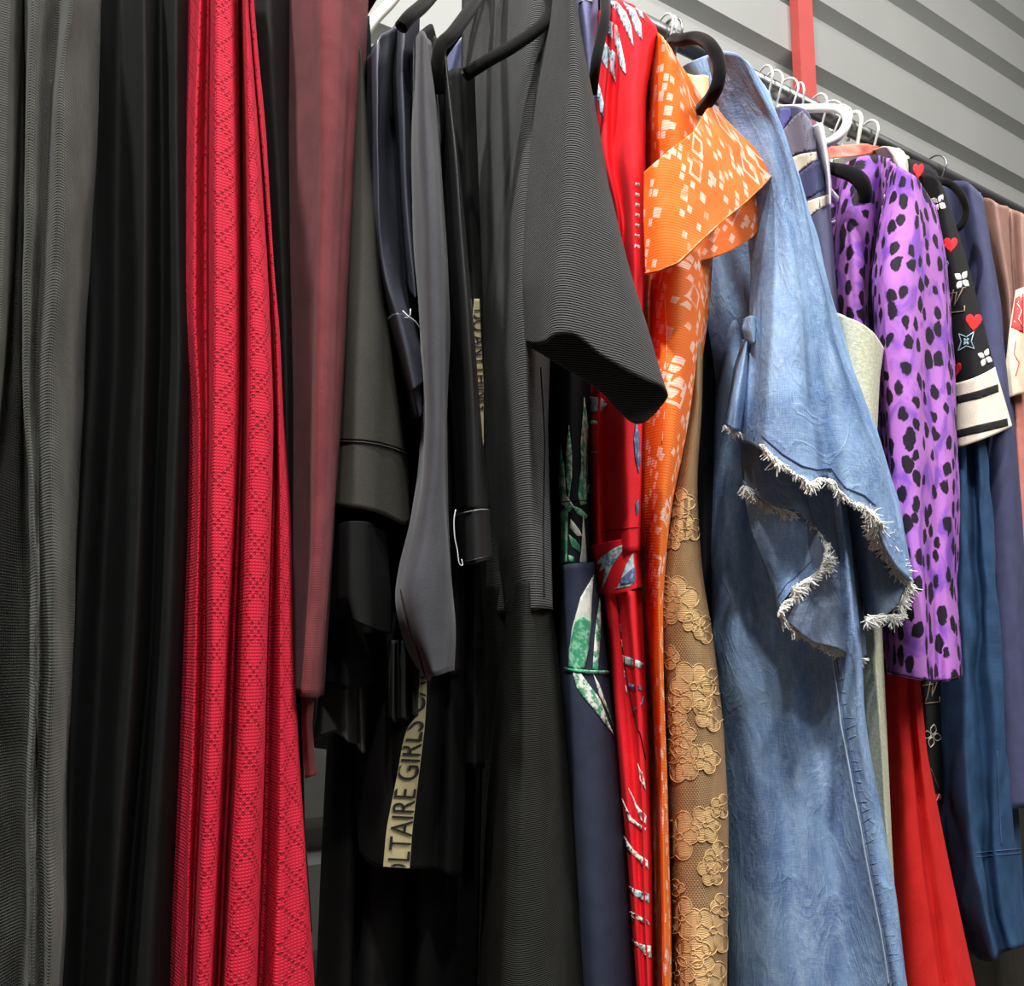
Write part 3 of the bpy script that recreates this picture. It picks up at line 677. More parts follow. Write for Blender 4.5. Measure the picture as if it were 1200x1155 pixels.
p.sheet(G4(YT, (.70, 704,710,718,726,732,740,745,754), (.66, 712,718,725,733,738,744,749,758), (.652, 720,726,732,739,743,748,752,760), (.652, 724,730,738,745,748,752,755,763), (.646, 730,737,744,750,752,755,758,766), (.64, 741,746,751,755,757,759,761,770), (.70, 752,757,761,764,765,766,767,776)), M_redp, xc=.67, wr=.002, seed=22)
p.patch([[(732,768),(738,770),(753,776),(754,784),(740,780),(733,778)]], M_bleaf); p.patch([[(735,799),(745,803),(759,806),(757,811),(745,808),(737,806)]], M_bleaf2)
p.patch([[(748,894),(754,912),(756,926),(752,918)], [(736,922),(746,942),(757,956),(756,966),(745,948)], [(729,934),(740,958),(756,970),(755,974),(738,962)], [(730,976),(742,995),(758,1008),(759,1018),(744,1004),(733,990)], [(737,1066),(758,1078),(761,1084),(740,1074)], [(739,1098),(750,1106),(762,1108),(763,1124),(752,1114)]], M_wleaf)
p.patch([[(733,1034),(745,1042),(760,1047),(760,1058),(745,1050)]], M_bleaf)
p.cord([(753,816),(751,824),(746,830),(741,834)], .0006, M_bleaf2); p.cord([(722,694),(726,730),(731,770),(736,800),(742,830),(750,862),(756,890)], .0005, M_blackf)
for k in range(5): p.patch([[(724.5+k*1.9,731+k*18),(727+k*1.9,731+k*18),(728+k*2,740+k*18),(726+k*1.9,740+k*18)]], M_wp, step=3, off=.0014)
p.build('trouser_leg', g, thick=.001)
# 17 orange dress
g = garment('dress', 'bright orange dress scattered with small pale squares, with a ruffled sleeve', 'dress', .71)
p = Part(); p.sheet([(.72, [(757,270),(754,400),(746,500),(744,600),(752,690),(758,800),(766,920),(772,1260)]), (.67, [(768,270),(766,400),(762,500),(758,600),(760,690),(766,800),(771,920),(776,1260)]), (.645, [(790,280),(784,400),(776,500),(768,600),(767,690),(770,800),(775,920),(780,1260)]),
    (.64, [(812,285),(804,400),(792,500),(778,590),(772,690),(774,800),(778,920),(784,1260)]), (.66, [(826,290),(822,380),(806,490),(786,590),(776,690),(777,800),(781,920),(786,1260)]), (.70, [(836,290),(832,360),(816,470),(792,570),(780,640),(774,690),(779,830),(783,920),(789,1260)])], M_orange, xc=.72, wr=.002, seed=23)
p.cord([(778,330),(781,380),(782,420),(780,470),(776,520)], .0004, M_orange)
p.build('dress_body', g, thick=.001)
p = Part(); p.sheet([(.70, [(762,38),(757,90),(755,160),(757,230)]), (.655, [(768,38),(766,90),(768,150),(778,230)]), (.632, [(776,44),(784,90),(792,150),(800,220)]), (.638, [(784,54),(800,95),(812,140),(822,200)]), (.67, [(794,70),(813,98),(829,124),(840,160)])], M_orange, xc=.71, nv=50, wr=.001)
p.build('shoulder_cap', g, thick=.001)
p = Part(); p.sheet([(.67, [(800,270),(786,300),(772,318)]), (.655, [(840,235),(826,275),(812,308)]), (.648, [(866,215),(858,260),(852,296)]), (.648, [(890,205),(886,245),(880,278)]), (.655, [(903,200),(902,230),(901,255)]), (.675, [(900,195),(906,215),(908,232)])], M_orange, nv=40, wr=.003, seed=25); p.build('lower_ruffle', g, thick=.0008)
p = Part(); p.sheet([(.64, [(754,202),(753,260),(756,322)]), (.618, [(768,190),(768,250),(772,318)]), (.606, [(790,172),(790,235),(794,309)]), (.602, [(812,155),(817,215),(822,282)]), (.604, [(824,138),(838,195),(848,258)]), (.613, [(834,125),(858,180),(874,237)]), (.624, [(846,132),(872,172),(894,218)]), (.64, [(858,148),(884,172),(911,199)]), (.67, [(850,150),(880,176),(908,196)])], M_orange, nv=60, wr=.003, wf=(18,14), seed=26)
p.cord([(757,320),(772,317),(794,308),(822,281),(848,257),(874,236),(894,217),(909,199)], .0007, M_orange); p.build('upper_ruffle', g, thick=.0008)
# 18 tan lace
g = garment('dress', 'tan lace dress with corded flower motifs over fine net', 'dress', .76)
p = Part(); YL=(400,480,560,600,680,740,850,960,1060,1160,1260)
p.sheet(G4(YL, (.77, 806,800,784,772,758,760,768,774,778,782,786), (.69, 810,806,792,784,774,774,784,790,792,794,798), (.668, 814,812,802,798,792,796,806,812,812,812,816), (.665, 818,817,810,808,806,814,826,832,834,832,834), (.68, 822,820,815,815,818,826,840,847,847,845,848), (.72, 824,823,817,818,824,835,848,854,853,852,854)), M_lace, xc=.77, wr=.002, seed=27)
def flower(cx, cy, R, np_=5, a0=0, sq=1.0, jit=.2):
    pet=[]
    for k in range(np_):
        a = a0+2*math.pi*k/np_; rr = R*(1+random.uniform(-jit,jit)); pts=[]
        for q in range(14):
            th = 2*math.pi*q/14
            lx = rr*.58 + rr*.42*math.cos(th); ly = rr*.36*math.sin(th)*(1+.35*math.cos(th))
            pts.append((cx+(lx*math.cos(a)-ly*math.sin(a)), cy+(lx*math.sin(a)+ly*math.cos(a))*sq))
        pet.append(pts)
    return pet
for (cx, cy, R, n_, a0) in [(796,590,18,5,.3),(806,618,16,5,1),(790,630,13,5,.2),(794,702,26,5,.5),(780,715,20,5,1.4),(812,728,13,5,0),(782,690,14,4,.2),(826,738,15,4,.4),(812,804,28,6,.2),(790,830,22,5,.8),(830,836,20,5,.2),(800,860,16,5,.2),(834,800,16,5,1),(800,890,24,5,1.2),(826,888,18,5,.1),(786,880,14,4,.4),(797,980,26,5,.3),(826,966,20,6,.2),(840,1005,18,5,.9),(844,945,14,5,.2),(832,1020,17,5,1.2),(800,1075,24,5,.2),(835,1090,26,6,.6),(812,1115,20,5,.3),(830,1140,22,5,.9),(795,1140,20,5,0),(845,1060,14,4,.6),(786,770,12,4,.1),(793,1040,10,4,.1)]:
    out = []; inn = []
    ph = random.random()*6
    for k in range(60):
        th = 2*math.pi*k/60; rr = R*(.74+.24*abs(math.cos(n_*th/2+a0))**.7*1.2-.12+.08*math.sin(2*th+ph))
        out.append((cx+rr*math.cos(th), cy+rr*1.2*math.sin(th)))
    p.patch([out], M_lacef, off=.0006, step=6)
    p.cord(out, .0005, M_lacec, off=.0009, closed=True, step=4, n=4)
    for k in range(n_):
        th = 2*math.pi*k/n_ - 2*a0/n_ + math.pi/n_
        p.cord([(cx+R*q*math.cos(th+.25*q), cy+R*1.2*q*math.sin(th+.25*q)) for q in (.2,.4,.6)], .0004, M_lacec, off=.0009, n=4)
    c_ = [(cx+R*.17*math.cos(k), cy+R*.17*math.sin(k)) for k in range(6)]; p.cord(c_, .0005, M_lacec, off=.001, closed=True, n=4)
p.build('lace_skirt', g, thick=.0008)
p = Part(); p.sheet([(.78, [(798,84),(806,120)]), (.755, [(812,88),(814,125)]), (.75, [(826,88),(826,122)]), (.77, [(836,92),(834,120)])], fabric('pale_apricot_satin', c8(236,190,130), rough=.5, spec=.4, ribst=.2), nv=16, xc=.80, Yb=.9); p.build('satin_shoulder', g, thick=.001)
# 19 dark garment between lace and denim
g, p = plainfolds('dress', 'narrow black dress seen only as a dark strip between tan lace and washed denim', 'dress', [(.86, [(806,300),(812,700),(826,1260)]), (.80, [(824,300),(826,700),(840,1260)]), (.84, [(850,300),(850,700),(858,1260)])], M_blackf, .80)
p.build('dress_body', g, thick=.001)
# 20 washed denim dress
g = garment('dress', 'pale washed denim dress with a torn, frayed bell sleeve', 'dress', .86, 1.95)
p = Part()
YD=(250,330,450,560,650,760,860,1000,1155,1260)
p.sheet(G4(YD, (.84, 838,832,828,820,816,820,838,850,852,850), (.80, 848,844,842,838,834,840,856,868,872,872), (.765, 858,860,862,862,858,864,880,892,900,904), (.755, 868,876,884,888,884,890,905,918,930,936), (.73, 880,892,906,912,912,918,932,948,962,970),
   (.72, 890,906,926,934,938,944,958,976,994,1004), (.69, 900,920,946,958,964,970,982,1000,1020,1032), (.66, 908,932,962,976,984,990,1000,1020,1044,1056), (.65, 912,938,970,984,993,1000,1010,1032,1055,1068), (.665, 916,942,974,989,999,1007,1016,1042,1063,1077)), M_denim, xc=(.86,1.0), wr=.007, wf=(14,4), seed=31, nv=120)
M_seam = plain('pale_seam_edge', c8(198,212,226), .85); M_stitch = plain('dark_blue_stitching', c8(76,98,140), .8)
seam = [(974,760),(980,800),(986,850),(994,890),(1001,930),(1009,970),(1016,1010),(1024,1050),(1032,1090),(1038,1125),(1042,1154)]
p.cord(seam, .0014, M_denim, off=.0006); p.cord([(x+1.5,y) for x,y in seam], .0006, M_seam, off=.0016); p.cord([(x+5,y) for x,y in seam], .0005, M_stitch, off=.0006)
for k in range(34):      # puckers along the seam
    t_ = k/33; i = min(int(t_*10), 9); f_ = t_*10-i; x = seam[i][0]*(1-f_)+seam[i+1][0]*f_; y = seam[i][1]*(1-f_)+seam[i+1][1]*f_
    p.cord([(x+3,y),(x+7+random.random()*9, y-7+random.random()*9)], .0006+random.random()*.0003, M_denim, off=-.0002, step=3)
p.build('denim_body', g, thick=.0012)
p = Part()
p.sheet([((.648,.665,.69), [(828,66),(848,150),(872,240),(880,320),(876,400),(868,470),(866,519)]), ((.638,.648,.66), [(834,62),(866,150),(890,240),(892,320),(888,400),(886,470),(884,522)]), ((.629,.635,.632), [(843,60),(884,150),(906,240),(910,320),(908,400),(908,470),(916,543)]),
    ((.622,.62,.615), [(852,60),(896,140),(918,230),(926,310),(932,400),(938,480),(950,567)]), ((.615,.618,.63), [(864,62),(904,140),(928,230),(938,310),(948,400),(958,480),(972,560)]), ((.611,.612,.61), [(874,68),(910,140),(934,230),(950,320),(964,400),(980,480),(998,590)]), ((.61,.614,.612), [(884,76),(914,140),(940,230),(958,320),(976,400),(1000,490),(1022,600)]),
    ((.613,.612,.605), [(893,88),(918,150),(944,240),(964,330),(984,410),(1012,490),(1034,560),(1044,650)]), ((.622,.622,.62), [(900,100),(921,160),(948,250),(970,340),(996,430),(1022,500),(1048,580),(1062,676)]), (.66, [(904,112),(923,170),(950,260),(973,350),(1000,440),(1028,510),(1055,590),(1068,684)]), (.70, [(898,112),(930,220),(960,330),(1000,460),(1030,540),(1052,620),(1056,700)])],
    M_denim, wr=.006, wf=(15,6), seed=33, nv=110)
hemline = [(890,520),(916,543),(934,556),(950,566),(960,560),(974,562),(986,578),(998,589),(1010,590),(1022,600),(1030,618),(1044,648),(1054,664),(1066,682)]
p.cord([(893,510),(918,532),(940,546),(956,550),(975,548),(992,572),(1012,580),(1026,592)], .0003, M_stitch)
p.cord([(893,340),(892,420),(888,480),(884,515)], .0007, M_denim)
slv = p.build('sleeve', g, thick=.0012)
p = Part(); p.sheet([(.80, [(796,80),(806,100)]), (.775, [(808,73),(816,92)]), (.76, [(822,67),(830,100)]), (.75, [(836,62),(846,130)])], M_denim, nv=20, wr=.002); p.build('shoulder_back', g, thick=.0012)
def fringe(pp, pts, Yd, n=90, ln=.012, mat=M_fray, r=.00035, spread=1.0, down=(0,1), bunch=1):
    L=[0]
    for a,b in zip(pts[:-1],pts[1:]): L.append(L[-1]+math.dist(a,b))
    for k in range(n):
        s_ = random.uniform(0, L[-1]); s_ += (L[-1]/28)*.35*math.sin(s_/L[-1]*28*6.283); s_ = min(max(s_,0),L[-1]*.999); i = max(j for j in range(len(L)-1) if L[j] <= s_); f_ = (s_-L[i])/max(1e-6, L[i+1]-L[i])
        x = pts[i][0]*(1-f_)+pts[i+1][0]*f_; y = pts[i][1]*(1-f_)+pts[i+1][1]*f_
        Yq = Yd if not isinstance(Yd, tuple) else Yd[0]+(Yd[1]-Yd[0])*s_/L[-1]
        b0 = P(x, y, Yq) + Vector((random.uniform(-1,1),random.uniform(-1,1),random.uniform(-1,1)))*.0012
        dirv = (RT*(down[0]+random.uniform(-.6,.6)*spread) - UP*(down[1]+random.uniform(-.6,.6)*spread) + Vector((0,-1,0))*random.uniform(-.2,.5)).normalized()
        l = ln*random.uniform(.3,1.1)*(.75+.5*noise.noise(Vector((s_*.09,ln*900,1)))*2);  q = b0; path=[q]
        for j in range(3):
            dirv = (dirv + Vector((random.uniform(-1,1),random.uniform(-1,1),random.uniform(-1,1)))*.45).normalized(); q = q+dirv*l/3; path.append(q)
        pp.tube(path, [r*1.5, r*1.3, r, r*.7], mat, 4, cap=False)
f = Part(); fringe(f, hemline[:5], (.615,.607), 300, .012, r=.0006); fringe(f, hemline[4:10], .606, 300, .012, r=.0006); fringe(f, hemline[9:], (.606,.645), 900, .019, spread=1.3, down=(-.6,.4), r=.0008)
f.build('frayed_hem', slv)
p = Part()       # turned back inner layer of the sleeve
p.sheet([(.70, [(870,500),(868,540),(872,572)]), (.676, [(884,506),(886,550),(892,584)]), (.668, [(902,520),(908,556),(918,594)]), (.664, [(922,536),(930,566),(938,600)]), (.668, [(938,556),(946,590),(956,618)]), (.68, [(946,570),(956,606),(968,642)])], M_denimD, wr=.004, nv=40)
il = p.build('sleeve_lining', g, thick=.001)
f = Part(); fringe(f, [(872,570),(884,578),(900,590),(918,596),(938,602),(956,618),(968,638)], (.69,.665), 900, .014, r=.0008); fringe(f, [(968,638),(966,656),(958,672),(940,682),(928,690),(932,702),(920,704),(912,718)], (.655,.662), 520, .013, down=(.6,.4), r=.0007); f.build('frayed_hem', il)
p = Part()
p.sheet([(.70, [(868,560),(880,620),(905,690),(910,716)]), (.685, [(890,580),(902,630),(916,680),(914,712)]), (.676, [(918,592),(926,630),(930,670),(922,700)]), (.672, [(945,606),(948,635),(944,665),(934,690)]), (.668, [(966,632),(966,645),(962,662),(950,680)])], M_denim, wr=.003, nv=50)
p.cord([(957,650),(940,668),(922,684),(912,700)], .0005, M_stitch)
p.build('sleeve_flap', g, thick=.001)
p = Part()
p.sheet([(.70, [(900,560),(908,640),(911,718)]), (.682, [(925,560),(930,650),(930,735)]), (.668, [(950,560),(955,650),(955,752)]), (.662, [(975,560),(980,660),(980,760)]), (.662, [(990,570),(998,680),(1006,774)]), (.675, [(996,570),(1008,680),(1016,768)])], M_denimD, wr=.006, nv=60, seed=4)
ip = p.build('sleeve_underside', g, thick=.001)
f = Part(); fringe(f, [(911,716),(922,730),(940,744),(958,752),(980,760),(1012,774)], (.695,.66), 420, .012, down=(.3,.8), r=.0006); f.build('frayed_hem', ip)
p = Part()
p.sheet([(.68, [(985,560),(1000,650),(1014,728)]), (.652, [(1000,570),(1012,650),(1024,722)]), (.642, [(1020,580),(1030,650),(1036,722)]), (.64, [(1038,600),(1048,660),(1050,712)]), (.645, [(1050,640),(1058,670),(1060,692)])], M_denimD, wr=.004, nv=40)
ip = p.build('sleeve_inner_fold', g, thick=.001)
f = Part(); fringe(f, [(1014,726),(1026,722),(1040,722),(1054,722)], .642, 300, .014, down=(.3,.5), r=.0006); fringe(f, [(1054,712),(1058,700),(1066,682)], .642, 260, .014, r=.0007); f.build('frayed_hem', ip)
p = Part()
p.sheet([(.69, [(870,398),(860,430),(854,470),(848,498)]), (.665, [(876,396),(870,430),(864,470),(860,502)]), (.68, [(882,396),(880,430),(874,470),(868,506)])], M_denim, nv=40, wr=.002)
p.sheet([(.67, [(870,374),(868,385),(872,398)]), (.652, [(878,370),(878,385),(880,402)]), (.655, [(885,372),(886,386),(884,400)]), (.67, [(892,374),(892,390),(888,402)])], M_denim, nv=20, wr=.004, seed=2)
kt = p.build('knotted_tie', g, thick=.001)
f = Part(); fringe(f, [(848,498),(856,504),(868,506)], .675, 80, .010, r=.0004); f.build('frayed_end', kt)
# 21 navy and beige blouse
g = garment('blouse', 'navy blouse with curving beige bands, hung on a white hanger beside the denim', 'blouse', .98, 1.95)
p = Part(); p.sheet([(.80, [(896,128),(905,220),(930,330),(950,420)]), (.76, [(906,126),(918,220),(942,330),(960,420)]), (.735, [(922,124),(938,200),(952,300),(968,420)]), (.715, [(938,126),(955,200),(965,300),(976,420)]), (.725, [(950,136),(966,200),(974,300),(982,420)]), (.76, [(956,150),(972,220),(978,300),(986,420)])], fabric('slate_navy_crepe', c8(78,80,104), c2=c8(84,86,110), ribst=.3), xc=.985, wr=.003, seed=40)
M_beige = plain('beige_band_print', c8(206,198,178), .85); M_vio = plain('violet_band_print', c8(98,96,160), .85); M_ngry = plain('grey_violet_print', c8(112,108,122), .85); M_dnv = plain('deep_navy_print', c8(58,60,96), .85)
p.patch([[(919,196),(925,186),(940,180),(956,178),(958,187),(948,192),(936,202),(926,214),(921,208)], [(929,250),(936,240),(952,234),(970,228),(971,240),(958,246),(946,256),(938,268),(932,262)], [(968,370),(976,360),(984,372),(984,392),(976,388)]], M_beige)
p.patch([[(915,127),(926,127),(928,136),(918,152),(911,158),(906,148),(914,140)]], M_vio)
p.patch([[(926,216),(938,204),(950,194),(960,189),(968,220),(952,230),(938,236),(929,244)]], M_dnv)
p.patch([[(908,162),(920,150),(932,136),(940,130),(950,142),(956,160),(957,176),(940,178),(925,184),(916,192)]], M_ngry)
p.build('blouse_front', g, thick=.001)
p = Part(); p.sheet([(.72, [(952,148),(961,180),(968,210),(972,236)]), (.705, [(957,145),(965,180),(970,210),(972,238)]), (.70, [(963,144),(969,180),(972,210),(973,240)]), (.72, [(966,150),(972,190),(974,215),(974,238)])], M_satinw, nv=40); p.build('satin_strap', g, thick=.0008)
# 22 sage knit
g = garment('cardigan', 'pale sage textured knit cardigan, its straight edge showing past the denim dress', 'cardigan', 1.04, 1.8)
p = Part(); p.sheet([(.73, [(970,362),(990,600),(1000,800),(1024,1260)]), (.70, [(982,372),(1000,600),(1010,800),(1036,1260)]), (.678, [(998,376),(1012,500),(1020,740),(1036,1000),(1050,1260)]), (.672, [(1016,388),(1020,500),(1026,740),(1042,1000),(1056,1260)]), (.69, [(1026,398),(1024,520),(1034,740),(1046,1000),(1062,1260)])], M_sage, xc=1.05, nv=120, wr=.001); p.build('cardigan_body', g, thick=.003)
p = Part(); p.sheet([(.70, [(976,366),(985,440),(1000,520),(1010,600)]), (.672, [(988,370),(996,440),(1008,520),(1014,600)]), (.66, [(1006,377),(1012,440),(1017,520),(1020,600)]), (.662, [(1024,390),(1025,440),(1024,520),(1024,600)]), (.68, [(1036,408),(1031,440),(1027,520),(1027,600)]), (.70, [(1032,404),(1028,440),(1024,520),(1022,600)])], M_sage, nv=90, wr=.001); p.cord([(984,368),(1000,373),(1016,382),(1030,394),(1036,406)], .002, M_sage); p.build('sleeve', g, thick=.003)
# 23 leopard
g = garment('dress', 'purple leopard-spot dress with a long sleeve ending in an open cuff', 'dress', 1.10, 1.95)
p = Part()
p.sheet([(.80, [(984,196),(978,260),(976,350),(990,480),(1010,620),(1022,786)]), (.765, [(992,190),(986,260),(986,350),(1002,480),(1020,620),(1030,787)]), (.74, [(1010,183),(1002,260),(1000,350),(1016,480),(1032,620),(1040,789)]), (.74, [(1028,182),(1018,260),(1010,350),(1024,480),(1040,620),(1050,792)]), (.765, [(1044,186),(1030,260),(1016,360),(1030,480),(1048,620),(1060,792)])], M_leo, xc=1.1, wr=.003, seed=50, nv=100)
p.build('bodice', g, thick=.001)
p = Part()
p.sheet([(.73, [(1044,190),(1032,250),(1022,330),(1030,430),(1036,560),(1040,700),(1040,787)]), (.69, [(1048,192),(1040,250),(1030,330),(1036,430),(1044,560),(1050,700),(1052,791)]), (.668, [(1056,196),(1054,250),(1046,330),(1052,430),(1058,560),(1064,700),(1068,795)]),
    ((.658,.655,.655), [(1066,202),(1070,260),(1066,340),(1070,430),(1076,560),(1080,700),(1084,798)]), ((.655,.662,.662), [(1074,208),(1082,270),(1082,340),(1084,430),(1088,560),(1090,700),(1094,799)]), ((.656,.664,.668), [(1080,216),(1090,270),(1092,340),(1094,430),(1096,560),(1097,700),(1100,799)]), ((.66,.66,.655), [(1086,224),(1098,280),(1102,350),(1105,430),(1108,560),(1110,700),(1113,798)]), (.665, [(1094,240),(1106,290),(1111,350),(1114,430),(1118,560),(1120,700),(1124,794)]), (.70, [(1096,246),(1108,300),(1114,360),(1118,440),(1121,560),(1123,700),(1127,790)]),
    (.73, [(1090,246),(1100,360),(1108,560),(1110,785)]), (.745, [(1060,220),(1070,360),(1076,560),(1076,782)])], M_leo, closed=True, wr=.004, wf=(20,7), seed=51, nv=110)
p.cord([(1041,786),(1053,790),(1068,793),(1085,796),(1100,797),(1113,796),(1124,792)], .0008, fabric('dark_hem', c8(30,22,34)))
p.build('sleeve', g, thick=.001)
# 24 coral strap and cream collar
g = garment('camisole', 'coral satin camisole strap lying over a white hanger beside the leopard dress', 'camisole', 1.12, 1.98)
p = Part(); p.sheet([(.80, [(970,172),(972,186)]), (.79, [(990,170),(990,184)]), (.785, [(1010,169),(1008,182)]), (.79, [(1022,170),(1020,180)]), (.80, [(1030,171),(1024,182)])], M_coral, nv=14, wr=.004, wf=(40,40)); p.build('strap', g, thick=.001)
g = garment('blouse', 'ivory satin blouse, only the rolled shoulder showing above the leopard sleeve', 'blouse', 1.16, 1.98)
p = Part(); p.sheet([(.80, [(1024,176),(1030,186),(1040,196)]), (.77, [(1034,172),(1044,184),(1052,200)]), (.765, [(1046,172),(1054,184),(1060,202)]), (.78, [(1058,177),(1064,190),(1064,206)]), (.81, [(1066,186),(1068,198),(1066,210)])], fabric('ivory_satin', c8(196,196,182), rough=.45, spec=.5, ribst=.2), nv=24, xc=1.16, wr=.004); p.build('shoulder', g, thick=.001)
# 25 red dress beneath
g, p = plainfolds('dress', 'plain brick-red dress flaring below the hem of the leopard sleeve', 'dress', [
    (.80, [(1026,700),(1036,850),(1044,1000),(1056,1260)]), (.74, [(1040,700),(1048,850),(1058,1000),(1074,1260)]), (.725, [(1054,700),(1060,850),(1072,1000),(1100,1260)]), (.73, [(1060,700),(1068,850),(1082,1000),(1118,1260)]), (.72, [(1066,700),(1076,850),(1096,1000),(1138,1260)]), (.75, [(1070,700),(1086,880),(1112,1010),(1166,1260)])], M_red2, 1.2, wr=.003, seed=60)
p.cord([(1062,820),(1072,900),(1084,980),(1094,1040),(1106,1150)], .0004, M_red2); p.build('dress_skirt', g, thick=.001)
# 26 monogram knit
g = garment('sweater', 'black sweater with white flower, heart and letter motifs and striped cream cuff', 'sweater', 1.24, 1.95)
p = Part(); p.sheet([(.80, [(1060,188),(1060,500),(1070,700),(1080,936)]), (.78, [(1068,186),(1075,500),(1082,700),(1090,940)]), (.79, [(1090,194),(1100,500),(1098,800),(1104,936)]), (.82, [(1100,204),(1120,500),(1118,800),(1112,930)])], M_mono, xc=1.25, wr=.002)
def starf(cx, cy, R, rot=0, n=4, w=.42):
    out=[]
    for k in range(n):
        a = rot+2*math.pi*k/n; ca, sa = math.cos(a), math.sin(a)
        q=[(.1,0),(.35,w*.62),(.6,w*.8),(.85,w*.45),(1.05,0),(.85,-w*.45),(.6,-w*.8),(.35,-w*.62)]
        out.append([(cx+R*.8*(u*ca-v*sa), cy+R*(u*sa+v*ca)) for u, v in q])
    return out
def heart(cx, cy, R, sx=.8):
    pts=[]
    for k in range(20):
        t_=2*math.pi*k/20; pts.append((cx+R*sx*math.sin(t_)**3, cy-R/16*(13*math.cos(t_)-5*math.cos(2*t_)-2*math.cos(3*t_)-math.cos(4*t_))))
    return pts
def letters(pp, x, y, s_):
    pp.cord([(x-2*s_,y-14*s_),(x-7*s_,y+12*s_),(x+9*s_,y+10*s_),(x+9*s_,y+4*s_)], .0009, M_tan, off=.0012); pp.cord([(x-9*s_,y-9*s_),(x+1*s_,y-11*s_),(x-1*s_,y+4*s_),(x+7*s_,y-16*s_),(x+10*s_,y-16*s_)], .0008, M_tan, off=.0016)
def diam(pp, cx, cy, R):
    c_=[(cx-R*.75,cy-R*.8),(cx,cy-R*.45),(cx+R*.75,cy-R),(cx+R*.5,cy),(cx+R*.8,cy+R*.8),(cx,cy+R*.5),(cx-R*.8,cy+R),(cx-R*.5,cy)]
    pp.cord(c_, .0007, M_blp, off=.001, closed=True, step=2); pp.patch(starf(cx, cy, R*.45, math.pi/4), M_blp, step=2)
for q in starf(1092, 862, 13, .2): p.cord(q, .0006, M_wp, closed=True, step=2)
letters(p, 1091, 812, 1.0); p.cord([(1090,900),(1096,915),(1100,925)], .0006, M_tan); p.patch([heart(1098,934,6)], M_redh, step=2); p.cord([(1096,938),(1099,930),(1102,940)], .0006, M_wp, off=.0016)
p.patch([heart(1076,200,11,.6)], M_redh, step=2.5)
p.build('knit_body', g, thick=.001)
p = Part(); p.sheet([(.80, [(1078,206),(1092,300),(1104,400),(1112,455)]), (.745, [(1086,204),(1102,300),(1114,400),(1122,452)]), (.72, [(1096,208),(1114,300),(1130,380),(1140,444)]), (.72, [(1102,214),(1124,300),(1144,380),(1156,438)]), (.74, [(1108,226),(1132,300),(1150,370),(1165,432)]), (.78, [(1104,226),(1130,310),(1150,390),(1162,430)]), (.80, [(1090,216),(1110,320),(1130,440)])], M_mono, closed=True, nv=60)
p.patch([heart(1114,286,10), heart(1141,377,12), heart(1121,432,10,.6)], M_redh, step=2.5); p.patch(starf(1100,238,11,.5)+starf(1127,328,12,.6)+starf(1154,419,11,.4), M_wp, step=2); letters(p, 1120, 354, 1.05); diam(p, 1132, 400, 11)
p.cord([(1107,302),(1112,308),(1110,314),(1104,311)], .0006, M_blp, closed=True, step=2)
p.build('sleeve', g, thick=.001)
p = Part(); p.sheet([(.80, [(1112,450),(1114,524)]), (.74, [(1120,449),(1122,524)]), (.712, [(1140,443),(1148,516)]), (.712, [(1156,436),(1168,508)]), (.735, [(1166,430),(1186,499)]), (.79, [(1160,432),(1176,500)]), (.81, [(1130,442),(1134,516)])], M_cream, closed=True, nv=30)
def band(y0, y1, dx0, dx1): return [(1111,y0+16),(1122,y0+14),(1145,y0+8),(1169+dx0,y0),(1170+dx0,y1),(1148,y1+8),(1122,y1+14),(1111,y1+16)]
p.patch([band(450,459,0,0), band(490,499,11,11)], fabric('black_cuff_stripe', c8(30,30,32), ribst=.3), step=3.5)
p.build('striped_cuff', g, thick=.001)
# 27 slate navy top
g = garment('coat', 'smooth slate-blue coat hanging behind the black monogram sweater', 'coat', 1.36, 1.95)
p = Part(); p.sheet([(.86, [(1080,214),(1100,400),(1120,700),(1140,950)]), (.82, [(1112,212),(1124,300),(1130,500),(1150,950)]), (.765, [(1128,212),(1144,300),(1160,500),(1170,700),(1180,948)]), (.75, [(1138,216),(1156,300),(1172,420),(1184,560),(1192,700),(1204,946)]), (.76, [(1148,226),(1164,310),(1178,420),(1190,560),(1200,700),(1216,944)]), (.80, [(1152,234),(1166,320),(1182,430),(1194,560),(1206,700),(1224,940)])], M_slate, xc=1.36, wr=.004, seed=70); p.build('coat_body', g, thick=.001)
# 28 dark indigo linen sleeve
g = garment('shirt', 'dark indigo crinkled linen shirt hanging low below the striped cream cuff', 'shirt', 1.32, 1.8)
p = Part()
p.sheet([(.80, [(1096,400),(1100,700),(1100,900),(1120,1060),(1138,1118)]), (.775, [(1110,400),(1116,700),(1114,900),(1130,1060),(1146,1124)]), (.745, [(1124,400),(1134,700),(1136,900),(1146,1060),(1158,1124)]), (.755, [(1132,400),(1146,700),(1150,900),(1160,1060),(1170,1116)]), (.735, [(1140,400),(1158,700),(1166,900),(1174,1060),(1184,1112)]), (.745, [(1146,400),(1166,700),(1178,900),(1188,1060),(1198,1109)]), (.80, [(1150,400),(1172,700),(1190,900),(1202,1060),(1212,1106)])], M_dkdenim, xc=1.32, wr=.009, wf=(18,7), seed=71, nv=110)
p.cord([(1140,999),(1155,998),(1175,996),(1196,994)], .0006, M_stitch); p.cord([(1140,1004),(1155,1003),(1175,1001),(1196,999)], .0005, M_stitch); p.cord([(1168,880),(1170,940),(1173,990)], .0007, M_stitch)
p.build('shirt_body', g, thick=.001)
